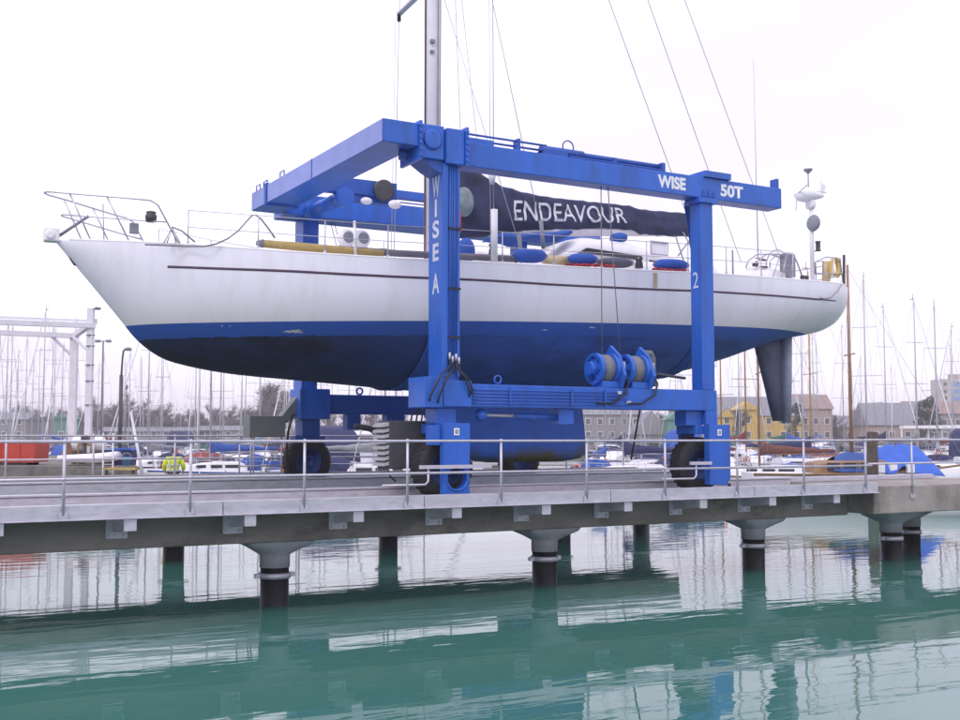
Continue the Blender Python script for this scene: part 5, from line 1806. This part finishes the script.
# inflatable dinghy on the quay edge
dg_ = local_thing('inflatable_dinghy', 90, 48, 1.6, -HEAD + .1, 'white inflatable dinghy on the quay edge, its bow to the right', 'dinghy')
tube_pts = [(-1.15, -.55, .30), (.3, -.55, .30), (.8, -.42, .34), (1.15, 0, .40), (.8, .42, .34), (.3, .55, .30), (-1.15, .55, .30)]
lp(MB().tube(tube_pts, [.13, .21, .21, .20, .21, .21, .13], 14), 'tube', WHITE_P, dg_)
lp(MB().box((-1.0, -.4, .14), (.8, .4, .2)), 'floor', GREYCOVER, dg_)
lp(MB().box((-1.06, -.38, .18), (-.98, .38, .62)), 'transom', TEAK, dg_)
lp(MB().box((-.1, -.45, .40), (.15, .45, .44)), 'seat', TEAK, dg_)
ob = local_thing('outboard_motor', 85, 49.3, 1.6, -HEAD, 'dark outboard motor on a stand behind the white inflatable dinghy', 'outboard motor')
lp(MB().box((-.13, -.2, .95), (.15, .25, 1.25)), 'cowling', GREYBOX, ob, .05)
lp(MB().box((-.06, -.08, .2), (.06, .1, .95)), 'leg', GREYBOX, ob, .02)
lp(MB().box((-.3, -.05, .8), (.3, -.01, .92)).box((-.3, -.05, 0), (-.24, -.01, .8)).box((.24, -.05, 0), (.3, -.01, .8)), 'stand', TEAK, ob)
for px_, lab in ((79, 'white mooring buoy left of the dark outboard motor'), (99, 'white mooring buoy right of the dark outboard motor')):
    by = local_thing('mooring_buoy', px_, 50, 1.6, 0, lab, 'buoy', 'white buoys on the quay')
    lp(MB().lathe([(.05, .55), (.22, .62), (.33, .85), (.33, 1.0), (.22, 1.2), (.05, 1.28)], (0, 0, 0), 'Z', 18), 'float', WHITE_P, by)
    lp(MB().box((-.25, -.25, 0), (.25, .25, .56)), 'crate', PW, by)
bn_ = local_thing('storage_bin', 121, 48.5, 1.6, -HEAD, 'dark blue storage bin on the quay left of the pale blue boat', 'bin')
lp(MB().prism([(-.55, -.35, 0), (.55, -.35, 0), (.6, -.4, .62), (-.6, -.4, .62)], (0, .75, 0)), 'body', CNAVY, bn_, .02)
lp(MB().prism([(-.64, -.44, .625), (.64, -.44, .625), (.5, -.44, .72), (-.5, -.44, .72)], (0, .84, 0)), 'lid', CBLUE, bn_, .02)
bkt = local_thing('bucket', 127, 47.3, 1.6, 0, 'light blue bucket in front of the dark blue storage bin', 'bucket')
lp(MB().lathe([(.13, 0), (.19, .36), (.2, .36), (.2, .33)], (0, 0, 0), 'Z', 16), 'pail', mat('light_blue_plastic', (0.10, 0.32, 0.62), 0.4), bkt)
lp(MB().tube([(.19 * cos(q * pi / 8), 0, .36 + .17 * sin(q * pi / 8)) for q in range(9)], .01, 5), 'handle', STEEL_L, bkt)
pk = local_thing('plank_stage', 124, 45.6, 1.1, -HEAD, 'yellowed plank stage hung on the quay front left of the pale blue boat', 'stage')
lp(MB().box((-.65, -.5, .38), (.6, .35, .46)), 'deck', mat('yellowed_plank', (0.42, 0.30, 0.10), 0.8, var=0.25, vscale=6), pk)
for x in (-.55, .5):
    lp(MB().box((x - .05, -.4, -1.5), (x + .05, -.3, .378)), 'post', PW, pk)
lad = local_thing('ladder', 109, 46.2, 0.2, -HEAD, 'pale ladder leaning on the quay front left of the yellowed stage', 'ladder')
for x in (-.2, .2):
    lp(MB().tube([(x + .1, -.3, 0), (x - .12, .25, 2.75)], .035, 6), 'stile', ALLOY, lad)
for q in range(8):
    f = .1 + q * .11
    lp(MB().tube([(-.2 + .1 - .22 * f, -.3 + .55 * f, 2.75 * f), (.2 + .1 - .22 * f, -.3 + .55 * f, 2.75 * f)], .018, 5), 'rung', ALLOY, lad)
sp_ = local_thing('leaning_spar', 138, 45.5, 0.0, -HEAD, 'long pale spar leaning left across the quay end', 'spar')
lp(MB().tube([(.42, -.1, .4), (-.37, .2, 3.8)], [.075, .05], 10), 'spar_tube', ALLOY, sp_)
lp(MB().tube([(.44, -.12, .32), (.42, -.1, .42)], .09, 10), 'spar_foot', GREYBOX, sp_)

# white gantry frame (an older hoist) on the quay
WFR = mat('old_white_frame_paint', (0.70, 0.67, 0.74), 0.55, var=0.05, dark=(0.42, 0.36, 0.34), damount=0.3, dscale=2)
RUST = mat('rusty_foot', (0.22, 0.11, 0.06), 0.85, var=0.3)
wf = thing('white_hoist_frame', atd(88, 51, 1.6), 'old white steel hoist frame standing on the quay, cut by the left edge', 'hoist frame')
zb = lambda y_, d: CAM_H + (438 - y_) / F * d


def wbar(p0, d0, y0_, p1, d1, y1_, w, h, name, m=WFR):
    return MB().bar(atd(p0, d0, zb(y0_, d0)), atd(p1, d1, zb(y1_, d1)), w, h).build(name, m, wf)


l1 = MB().bar(atd(88, 51, 2.1), atd(88, 51, zb(308, 51)), .27, .27, up=(sin(HEAD), cos(HEAD), 0)).build('leg', WFR, wf)
for y_ in (325, 335, 346, 365, 381, 405):
    b = atd(88, 51, zb(y_, 51))
    MB().box(b - Vector((.17, .17, .02)), b + Vector((.17, .17, .02))).build('leg_band', GREYBOX2, l1)
l2 = MB().bar(atd(72, 57, 2.6), atd(72, 57, zb(334, 57)), .34, .3, up=(sin(HEAD), cos(HEAD), 0)).build('leg', WFR, wf)
MB().bar(atd(72, 57, 1.55), atd(72, 57, 2.6), .38, .34, up=(sin(HEAD), cos(HEAD), 0)).build('foot', RUST, l2)
MB().bar(atd(88, 51, 1.55), atd(88, 51, 2.1), .5, .5, up=(sin(HEAD), cos(HEAD), 0)).build('foot', CONC_L, l1)
wbar(-70, 48.5, 319.5, 93, 51, 325.5, .25, .22, 'top_beam')
wbar(-70, 48.5, 314.3, 85, 51, 320.5, .09, .09, 'cable_rail')
wbar(-70, 54, 329.5, 74, 57, 335.8, .25, .24, 'top_beam')
wbar(73, 57, 335, 92, 51.1, 321, .22, .22, 'end_beam')
wbar(50, 56.5, 336.8, 71, 57, 357, .12, .12, 'brace')
wbar(71, 56.8, 337, 88, 51.2, 352, .12, .12, 'brace')
pt_ = atd(93.5, 51, zb(308, 51))
hd_l = MB().bar(atd(88, 51, zb(309.5, 51)), pt_, .05, .05).ball(pt_ + Vector((.05, 0, 0)), (.16, .1, .07)).build('floodlight', GREYBOX2, wf)

# lamp posts
LP = mat('lamp_post_grey', (0.20, 0.19, 0.22), 0.6, var=0.1)
LPD = mat('lamp_post_dark', (0.07, 0.065, 0.075), 0.6, var=0.1)
d = 70
l_ = thing('street_lamp', atd(101, d, 0.9), 'tall lamp post with two opposite heads right of the white hoist frame', 'lamp post', 'lamp posts')
zt = zb(341, d)
MB().tube([atd(101, d, .9), atd(101, d, zt)], [.075, .05], 8).build('pole', LP, l_)
for s in (-1, 1):
    MB().bar(atd(101, d, zt), atd(101 + s * 4, d, zt), .05, .05).build('arm', LP, l_)
    c = atd(101 + s * 5.5, d, zt)
    e = atd(101 + s * 8, d, zt) - c
    MB().bar(c - e, c + e, .22, .17).build('lamp_head', GREYCOVER, l_, bevel=.03)
d = 60
l_ = thing('street_lamp', atd(120, d, 0.9), 'dark lamp post with one curved arm, left of the yacht bow', 'lamp post', 'lamp posts')
MB().tube([atd(120, d, .9), atd(120, d, zb(375, d))], [.11, .10], 8).build('pole', LPD, l_)
MB().tube([atd(120, d, zb(375, d)), atd(120.8, d, zb(358, d)), atd(121.6, d, zb(351, d)), atd(124, d, zb(348.6, d))], .05, 8).build('arm', LPD, l_)
c = atd(126.2, d, zb(349, d))
MB().ball(c, (.20, .14, .10), 14, 8).build('lamp_head', GREYCOVER, l_)
d = 95
l_ = thing('street_lamp', atd(125.5, d, 0.9), 'slim far lamp post just right of the curved lamp', 'lamp post', 'lamp posts')
MB().tube([atd(125.5, d, .9), atd(125.5, d, zb(385, d))], .05, 6).build('pole', LP, l_)
MB().ball(atd(125.5, d, zb(387, d)), (.14, .14, .22), 10, 6).build('lamp_head', LP, l_)

# pontoons the boats lie at
PON = mat('pontoon_deck', (0.26, 0.24, 0.23), 0.85, var=0.2, vscale=2)
for (pa, da, pb, db, lab) in ((120, 41.5, 262, 46, 'grey pontoon the man in yellow stands on'), (300, 64.5, 1010, 64, 'long grey pontoon among the nearest moored boats'), (-20, 97, 1010, 98, 'long grey pontoon behind the fifth row of boats'), (-20, 151, 1010, 152, 'long far pontoon among the farthest boats')):
    a, b = atd(pa, da, .5), atd(pb, db, .5)
    po = thing('pontoon', a, lab, 'pontoon', 'pontoons of the marina')
    MB().bar(a - Vector((0, 0, .05)), b - Vector((0, 0, .05)), 2.0, .12).build('deck', PON, po)
    nn_ = max(3, int((b - a).length / 9))
    for q in range(nn_):
        c = a + (b - a) * ((q + .5) / nn_)
        dd = (b - a).normalized()
        MB().bar(c - dd * 1.2 - Vector((0, 0, .35)), c + dd * 1.2 - Vector((0, 0, .35)), 1.8, .47).build('float', GREYBOX2, po)
# pale covered gangway on the right
gw = thing('gangway', atd(932, 105, 2.5), 'long pale gangway with a flat top, right of the blue tarpaulin', 'gangway')
a, b = atd(902, 105, 3.75), atd(1010, 104, 3.8)
MB().bar(a, b, 1.6, .28).build('top_chord', WHITE_P, gw)
MB().bar(a - Vector((0, 0, 1.1)), b - Vector((0, 0, 1.1)), 1.6, .2).build('deck', STEEL, gw)
for q in range(9):
    c = a + (b - a) * (q / 8)
    MB().bar(c - Vector((0, 0, 1.0)), c - Vector((0, 0, .14)), .12, .12, up=(1, 0, 0)).build('upright', WHITE_P, gw)
for q in (0.1, .5, .9):
    c = a + (b - a) * q
    MB().tube([(c.x, c.y, -1), (c.x, c.y, 2.55)], .2, 10).build('pile', PW, gw)


# ---------------------------------------------------------------- buildings on the far bank
YEL = mat('yellow_render', (0.58, 0.40, 0.10), 0.85, var=0.08)
SLATE = mat('grey_roof_tiles', (0.23, 0.23, 0.27), 0.85, var=0.15, vscale=3)
BRICKR = mat('red_brown_roof', (0.29, 0.21, 0.20), 0.85, var=0.15)
BRICK = mat('pink_brick', (0.40, 0.31, 0.28), 0.9, var=0.15, vscale=2)
PALE = mat('pale_render', (0.48, 0.44, 0.44), 0.85, var=0.08)
GREYW = mat('grey_cladding', (0.26, 0.25, 0.27), 0.8, var=0.1)
GREENS = mat('green_cladding', (0.10, 0.24, 0.20), 0.7, var=0.1)
BGL = mat('blue_glass_panel', (0.16, 0.28, 0.52), 0.3, var=0.15)


PANE = mat('far_window_pane', (0.10, 0.10, 0.12), 0.2)


def house(px, dist, w, dep, h, roof_h, wall, roof, label, rot=0.0, gable=False, nwin=3, storeys=2, name='house', group='buildings on the far bank'):
    o = local_thing(name, px, dist, 1.85, -HEAD + rot, label, 'building', group)
    lp(MB().box((-w / 2, 0, 0), (w / 2, dep, h)), 'wall', wall, o)
    rf = MB()
    e = 0.35
    if gable:                     # gable end faces the water
        rf.prism([(-w / 2 - e, -e, h - .1), (w / 2 + e, -e, h - .1), (0, -e, h + roof_h)], (0, dep + 2 * e, 0))
        lp(MB().prism([(-w / 2, -e - .02, h - .09), (w / 2, -e - .02, h - .09), (0, -e - .02, h + roof_h - .35)], (0, .01, 0)), 'gable', wall, o)
    else:
        rf.prism([(-w / 2 - e, -e, h + .003), (-w / 2 - e, dep + e, h + .003), (-w / 2 - e, dep / 2, h + roof_h)], (w + 2 * e, 0, 0))
    lp(rf, 'roof', roof, o)
    for st_ in range(storeys):
        for q in range(nwin):
            x = -w / 2 + w * (q + .5) / nwin
            z = .9 + st_ * 2.7
            fr_ = lp(MB().box((x - .55, -.05, z), (x + .55, -.003, z + 1.3)), 'window', WHITE_P, o)
            lp(MB().box((x - .45, -.08, z + .1), (x + .45, -.052, z + 1.2)), 'pane', PANE, fr_)
    return o


house(762, 222, 16.5, 9, 5.2, 3.9, YEL, SLATE, 'yellow house row with a grey roof behind the rudder', nwin=6)
house(748, 214, 3.6, 6, 6.3, 1.5, YEL, YEL, 'narrow yellow gabled house front left of the rudder', gable=True, nwin=1, storeys=2)
house(727, 216, 3.2, 6, 4.9, 1.9, YEL, SLATE, 'yellow gabled house beside the right hoist leg', gable=True, nwin=1, storeys=2)
house(811, 224, 8.6, 9, 6.6, 3.0, BRICK, BRICKR, 'brick house with red-brown roof right of the rudder', nwin=4)
house(850, 245, 13, 10, 3.2, 2.6, BRICK, SLATE, 'low brick building with grey roof behind the tall brown mast', nwin=5, storeys=1)
house(900, 216, 12, 9, 3.3, 4.4, BRICK, SLATE, 'low building with a broad grey hipped roof right of the mooring pile', nwin=4, storeys=1)
house(882, 250, 8, 9, 6.6, 2.2, PALE, BRICKR, 'pale gabled house behind the broad grey roof', gable=True, nwin=2)
house(945, 240, 14, 9, 6.0, 2.8, GREYW, BRICKR, 'grey house with brown roof at the right edge', nwin=5)
house(652, 205, 7.0, 8, 1.6, 4.2, GREYW, SLATE, 'grey shed with steep gable seen between keel and right hoist leg', gable=True, nwin=2, storeys=1, name='shed')
house(677, 200, 3.4, 6, 4.2, 1.3, GREENS, GREENS, 'small green shed seen beside the right hoist leg', gable=True, nwin=1, storeys=1, name='shed')
house(612, 230, 12, 8, 5.6, 1.6, GREYW, SLATE, 'wide grey building seen just right of the keel', nwin=5)
house(697, 228, 8, 8, 6.0, 2.6, BRICK, BRICKR, 'brick house half hidden by the right hoist leg', nwin=3)
house(4, 230, 9, 8, 4.6, 1.6, GREYW, SLATE, 'grey house at the left edge behind the masts', nwin=3)
house(61, 212, 2.8, 6, 4.6, .8, GREENS, GREENS, 'teal shed behind the white hoist frame', gable=True, nwin=1, storeys=1, name='shed')
house(160, 226, 24, 7, 2.2, 0.9, GREYW, SLATE, 'long low grey building in front of the bare trees left', nwin=10, storeys=1)
house(235, 226, 16, 7, 2.4, 1.0, GREYW, SLATE, 'long low grey shed behind the control cabinet', nwin=6, storeys=1, name='shed')
# church spire and domed tower, far left
ch = local_thing('church', 46, 300, 1.85, -HEAD, 'church with a thin dark spire far left', 'church', 'buildings on the far bank')
lp(MB().box((-1.3, 0, 0), (1.3, 2.6, 5.2)), 'tower', GREYW, ch)
lp(MB().lathe([(1.5, 5.2), (.6, 7.5), (.05, 9.6)], (0, 1.3, 0), 'Z', 8), 'spire', SLATE, ch)
lp(MB().box((1.32, -.5, 0), (6.5, 4.0, 3.0)), 'nave', GREYW, ch)
lp(MB().prism([(1.32, -.7, 3.0), (1.32, 4.2, 3.0), (1.32, 1.75, 5.2)], (5.4, 0, 0)), 'roof', SLATE, ch)
dt = local_thing('water_tower', 108, 320, 1.85, -HEAD, 'squat pink tower with a low dome above the trees left', 'tower', 'buildings on the far bank')
lp(MB().lathe([(1.5, 0), (1.5, 7.0), (1.75, 7.1), (1.75, 8.2)], (0, 0, 0), 'Z', 20), 'shaft', BRICK, dt)
lp(MB().lathe([(1.85, 8.2), (1.5, 8.9), (.8, 9.4), (.1, 9.5)], (0, 0, 0), 'Z', 20), 'dome', GREYW, dt)
# tower block at the right edge
tw = local_thing('tower_block', 959, 410, 1.85, -HEAD, 'tall tower block with blue window bands at the right edge', 'tower block', 'buildings on the far bank')
lp(MB().box((-5.8, 0, 0), (5.8, 10, 22.2)), 'wall', PALE, tw)
lp(MB().box((-1.0, 2, 22.2), (2.5, 6, 24.0)), 'roof_house', BRICK, tw)
for q in range(8):
    lp(MB().box((-2.4, -.12, 1.6 + q * 2.55), (5.6, -.004, 3.3 + q * 2.55)), 'window_band', BGL, tw)
for q in range(8):
    lp(MB().box((-5.0, -.06, 1.9 + q * 2.55), (-3.9, -.004, 3.1 + q * 2.55)), 'window', GLASS, tw)


# ---------------------------------------------------------------- trees on the far bank
TWIG = mat('bare_twigs', (0.20, 0.17, 0.195), 0.95, var=0.2)
BARK = mat('tree_bark', (0.07, 0.055, 0.05), 0.95, var=0.2)
EVER = mat('evergreen_leaf', (0.030, 0.046, 0.030), 0.9, var=0.4, vscale=2)


def bare_tree(h, w, seed, columnar=False):
    r = random.Random(seed)
    root = bpy.data.objects.new('bare_tree', None)
    COL.objects.link(root)
    tk = MB().tube([(0, 0, 0), (.1, 0, h * .3), (.0, .05, h * .6), (0, 0, h * .9)], [.24, .18, .11, .03], 6)
    crown = MB()
    for k in range(20):
        z0 = h * r.uniform(.16, .75)
        a = r.uniform(0, 2 * pi)
        ln_ = w * r.uniform(.45, 1.0) * (1.15 - .6 * z0 / h)
        rise = ln_ * (2.2 if columnar else r.uniform(.6, 1.2))
        e = Vector((cos(a) * ln_, sin(a) * ln_, min(h, z0 + rise)))
        s = Vector((0, 0, z0))
        tk.tube([s, s * .5 + e * .5 + Vector((0, 0, -.1)), e], [.07, .05, .02], 4)
        for j in range(64):
            f = r.uniform(.25, 1.05)
            b = s * (1 - f) + e * f
            dv = Vector((r.gauss(0, 1), r.gauss(0, 1), abs(r.gauss(.6, .8)))).normalized()
            L_ = r.uniform(.5, 1.5) * (h / 9)
            sd = dv.cross(Vector((r.gauss(0, 1), r.gauss(0, 1), r.gauss(0, 1)))).normalized() * r.uniform(.03, .07)
            crown.add([b - sd, b + sd, b + dv * L_], [(0, 1, 2)])
            for m in range(2):
                g = b + dv * L_ * r.uniform(.3, .8)
                d2 = (dv + Vector((r.gauss(0, .6), r.gauss(0, .6), r.gauss(0, .5)))).normalized() * L_ * .6
                crown.add([g - sd * .7, g + sd * .7, g + d2], [(0, 1, 2)])
    tk.build('trunk', BARK, root)
    crown.build('crown', TWIG, root)
    return root


def leafy_tree(h, w, seed):
    r = random.Random(seed)
    root = bpy.data.objects.new('evergreen_tree', None)
    COL.objects.link(root)
    MB().tube([(0, 0, 0), (.1, 0, h * .4), (0, 0, h * .85)], [.25, .18, .05], 7).build('trunk', BARK, root)
    cr2 = MB()
    blobs = [Vector((r.gauss(0, w * .3), r.gauss(0, w * .3), h * r.uniform(.25, .92))) for _ in range(16)]
    for b in blobs:
        rad = w * r.uniform(.22, .42) * (1.15 - .5 * b.z / h)
        for _ in range(120):
            dv = Vector((r.gauss(0, 1), r.gauss(0, 1), r.gauss(0, 1))).normalized()
            c = b + dv * rad * r.uniform(.5, 1.05)
            u = Vector((r.gauss(0, 1), r.gauss(0, 1), r.gauss(0, 1))).normalized()
            v = u.cross(dv).normalized()
            s = r.uniform(.10, .24)
            cr2.add([c - u * s, c + v * s * .6, c + u * s, c - v * s * .6], [(0, 1, 2, 3)])
    cr2.build('crown', EVER, root)
    return root


tree_p = [bare_tree(8.2, 3.2, 1), bare_tree(7.4, 3.6, 2), bare_tree(9.2, 3.0, 3)]
popl = bare_tree(11.5, 1.5, 9, True)
first = {0: True, 1: True, 2: True}
TL = [(-6, 'at the left edge'), (12, 'above the red skip'), (28, 'left of the church spire'), (58, 'over the teal shed'), (82, 'between the white frame legs'), (97, 'left of the pink tower'), (113, 'right of the pink tower'), (126, 'by the curved lamp'), (138, 'left of the leaning spar top'), (150, 'over the long grey building, left end'), (163, 'over the long grey building, middle'), (176, 'straight above the man in yellow'), (189, 'over the long grey building, right end'), (203, 'above the white and blue yacht'), (215, 'left of the low grey shed'), (228, 'over the low grey shed, left end'), (240, 'over the low grey shed, right end'), (252, 'left of the poplars'), (306, 'behind the far left hoist leg'), (330, 'seen under the hull, right of the far leg'), (352, 'seen under the hull middle'), (376, 'seen under the hull, left of the engine housing'), (400, 'seen under the hull above the engine housing'), (592, 'right of the keel'), (632, 'left of the steep grey shed'), (664, 'right of the steep grey shed'), (704, 'behind the right hoist leg'), (836, 'left of the tall brown mast'), (866, 'left of the mooring pile'), (925, 'right of the broad grey roof')]
KN = ['slender bare tree', 'broad bare tree', 'tall bare tree']
for i, (px, lab) in enumerate(TL):
    kd = rnd.choice((0, 1, 2)) if px < 420 else rnd.choice((0, 1))
    o = tree_p[kd] if first[kd] else copy_tree(tree_p[kd])
    first[kd] = False
    o.location = atd(px, 236 + rnd.uniform(-6, 24), 1.8)
    s = rnd.uniform(.82, 1.12) * (1.0 if px < 420 else .85)
    o.scale = (s * rnd.uniform(.9, 1.25), s * 1.1, s)
    o.rotation_euler = (0, 0, rnd.uniform(0, 6.28))
    tag(o, '%s on the far bank, %s' % (KN[kd], lab), 'tree', 'bare trees on the far bank')
for i, (px, s, lab) in enumerate(((264, 1.0, 'left of the other two'), (273, 1.08, 'tallest, between the other two'), (284, .95, 'right of the other two'))):
    o = popl if i == 0 else copy_tree(popl)
    o.location = atd(px, 232, 1.8)
    o.scale = (s, s, s)
    o.rotation_euler = (0, 0, i * 2.0)
    tag(o, 'bare columnar poplar above the grey control cabinet, ' + lab, 'tree', 'poplars on the far bank')
ev = leafy_tree(7.6, 3.0, 21)
for i, (px, d, s, lab) in enumerate(((740, 206, .82, 'dark leafy tree in front of the yellow houses'), (796, 210, 1.0, 'dark evergreen tree just right of the rudder'), (930, 206, 1.15, 'dark evergreen tree right of the broad grey roof'), (921, 212, .9, 'smaller dark evergreen against the broad grey roof'))):
    o = ev if i == 0 else copy_tree(ev)
    o.location = atd(px, d, 1.85)
    o.scale = (s, s, s)
    o.rotation_euler = (0, 0, i * 1.7)
    tag(o, lab, 'tree', 'evergreens on the far bank')
# continuous scrub along the bank
hr_ = random.Random(77)
hg = MB()
for k in range(26000):
    px = hr_.uniform(-40, 1010)
    if 440 < px < 580:
        continue
    hh_ = (5.4 if px < 430 else 3.0) * (.75 + .35 * sin(px * .11) * sin(px * .037 + 1))
    d = 246 + hr_.uniform(-3, 8)
    b = atd(px, d, 1.8 + abs(hr_.gauss(0, .5)) * hh_)
    dv = Vector((hr_.gauss(0, .6), hr_.gauss(0, .6), 1)).normalized()
    sd = Vector((hr_.gauss(0, 1), hr_.gauss(0, 1), 0)).normalized() * .09
    hg.add([b - sd, b + sd, b + dv * hr_.uniform(.7, 1.6)], [(0, 1, 2)])
tag(hg.build('scrub', TWIG), 'low bare scrub running along the far bank', 'scrub', kind='stuff')


# ---------------------------------------------------------------- the man in the yellow jacket
HIVIS = mat('hi_vis_yellow', (0.62, 0.68, 0.05), 0.7, var=0.12, vscale=9)
TAPE = mat('reflective_tape', (0.50, 0.50, 0.50), 0.35, var=0.1)
SKIN = mat('skin_tone', (0.50, 0.28, 0.21), 0.6, var=0.05)
HAIR = mat('dark_hair', (0.05, 0.035, 0.03), 0.8)
TROUS = mat('navy_trousers', (0.02, 0.025, 0.06), 0.8)


def skinned(verts, radii, edges, name, m, parent, root_i=0, levels=2):
    me = bpy.data.meshes.new(name)
    me.from_pydata(verts, edges, [])
    me.materials.append(m)
    o = bpy.data.objects.new(name, me)
    COL.objects.link(o)
    o.parent = parent
    sk_ = o.modifiers.new('skin', 'SKIN')
    for i, q in enumerate(me.skin_vertices[0].data):
        q.radius = (radii[i], radii[i]) if not isinstance(radii[i], tuple) else radii[i]
        q.use_root = (i == root_i)
    sk_.use_smooth_shade = True
    sb_ = o.modifiers.new('subsurf', 'SUBSURF')
    sb_.levels = sb_.render_levels = levels
    return o


man = thing('person', atd(174, 42.6, 0.56), 'person in a yellow reflective jacket and navy trousers, standing on the pontoon facing away', 'person')
man.rotation_euler = (0, 0, -HEAD + 0.15)        # faces +Y (away), leaning a little forward
V = [(0, 0, .93), (0, .03, 1.15), (0, .07, 1.36), (0, .09, 1.48), (0, .11, 1.56), (0, .13, 1.66), (0, .13, 1.75)]
R = [.15, .145, .165, .06, .06, .095, .07]
Ed = [(0, 1), (1, 2), (2, 3), (3, 4), (4, 5), (5, 6)]
for s in (-1, 1):
    i = len(V)
    V += [(s * .2, .07, 1.40), (s * .33, .06, 1.17), (s * .33, .22, .97), (s * .32, .27, .92)]
    R += [.075, .055, .042, .035]
    Ed += [(2, i), (i, i + 1), (i + 1, i + 2), (i + 2, i + 3)]
    h = i + 3
    for q, (fx, fz, ln_) in enumerate(((-.03, .00, .07), (-.01, -.005, .08), (.01, -.005, .075), (.03, .0, .06))):
        j = len(V)
        V += [(s * .32 + fx, .27 + .05, .90 + fz), (s * .32 + fx, .27 + .05 + ln_ * .6, .88 + fz - .02), (s * .32 + fx, .27 + .04 + ln_ * .7, .84 + fz)]
        R += [.010, .009, .008]
        Ed += [(h, j), (j, j + 1), (j + 1, j + 2)]
    j = len(V)
    V += [(s * .32 - s * .045, .28, .89), (s * .32 - s * .055, .32, .86)]
    R += [.011, .009]
    Ed += [(h, j), (j, j + 1)]
    i = len(V)
    V += [(s * .10, 0, .86), (s * .115, .03, .48), (s * .12, -.02, .09), (s * .125, .12, .045)]
    R += [.105, .07, .05, .045]
    Ed += [(0, i), (i, i + 1), (i + 1, i + 2), (i + 2, i + 3)]
skinned(V, R, Ed, 'body', SKIN, man)
# clothing follows the same joints, a little larger
V = [(0, 0, .84), (0, .03, 1.12), (0, .07, 1.36), (0, .09, 1.48)]
R = [(.24, .17), (.23, .18), (.23, .20), (.11, .10)]
Ed = [(0, 1), (1, 2), (2, 3)]
for s in (-1, 1):
    i = len(V)
    V += [(s * .23, .07, 1.40), (s * .35, .06, 1.17), (s * .34, .22, .97)]
    R += [.115, .095, .075]
    Ed += [(2, i), (i, i + 1), (i + 1, i + 2)]
jk = skinned(V, R, Ed, 'jacket', HIVIS, man)
for z, w, dp in ((.98, .262, .20), (1.18, .262, .205)):
    lp(MB().lathe([(1.0, -.028), (1.02, -.02), (1.02, .02), (1.0, .028)], (0, 0, 0), 'Z', 24), 'reflective_band', TAPE, jk)
    b_ = jk.children[-1]
    b_.scale = (w, dp, 1)
    b_.location = (0, .03, z)
V = [(0, 0, .93)]
R = [(.17, .13)]
Ed = []
for s in (-1, 1):
    i = len(V)
    V += [(s * .10, 0, .84), (s * .115, .03, .48), (s * .12, -.02, .10)]
    R += [.125, .09, .075]
    Ed += [(0, i), (i, i + 1), (i + 1, i + 2)]
skinned(V, R, Ed, 'trousers', TROUS, man)
for s in (-1, 1):
    lp(MB().box((s * .11 - .022, -.185, 1.02), (s * .11 + .022, -.165, 1.40)), 'reflective_brace', TAPE, jk)
lp(MB().box((-.2, -.15, .80), (.2, .17, .86)), 'jacket_hem', GREYBOX, jk, .03)
hb = MB().ball((0, .11, 1.71), (.098, .10, .10), 16, 10)
lp(hb, 'hair', HAIR, man)
fc = MB().ball((0, .235, 1.66), (.016, .022, .022), 8, 6)
lp(fc, 'nose', SKIN, man)
for s in (-1, 1):
    lp(MB().ball((s * .10, .13, 1.66), (.012, .024, .034), 8, 6), 'ear', SKIN, man)
    lp(MB().ball((s * .035, .222, 1.685), (.012, .008, .008), 8, 6), 'eye', GLASS, man)
    lp(MB().box((s * .125 - .05, -.08, 0), (s * .125 + .05, .20, .09)), 'shoe', GREYBOX, man, .03)
lp(MB().box((-.025, .222, 1.605), (.025, .232, 1.613)), 'mouth', CTAN, man)


# ---------------------------------------------------------------- damp harbour air
hz = MB().box((-2600, -420, -3.5), (3600, 3700, 34.0))
hm_ = bpy.data.materials.new('damp_air')
hm_.use_nodes = True
hn = hm_.node_tree.nodes
hn.remove(hn['Principled BSDF'])
pv = hn.new('ShaderNodeVolumePrincipled')
pv.inputs['Color'].default_value = (0.985, 0.965, 1.0, 1)
pv.inputs['Density'].default_value = 0.0008
pv.inputs['Anisotropy'].default_value = 0.2
hm_.node_tree.links.new(pv.outputs['Volume'], hn['Material Output'].inputs['Volume'])
tag(hz.build('haze', hm_), 'pale damp air over the harbour', 'haze', kind='stuff')
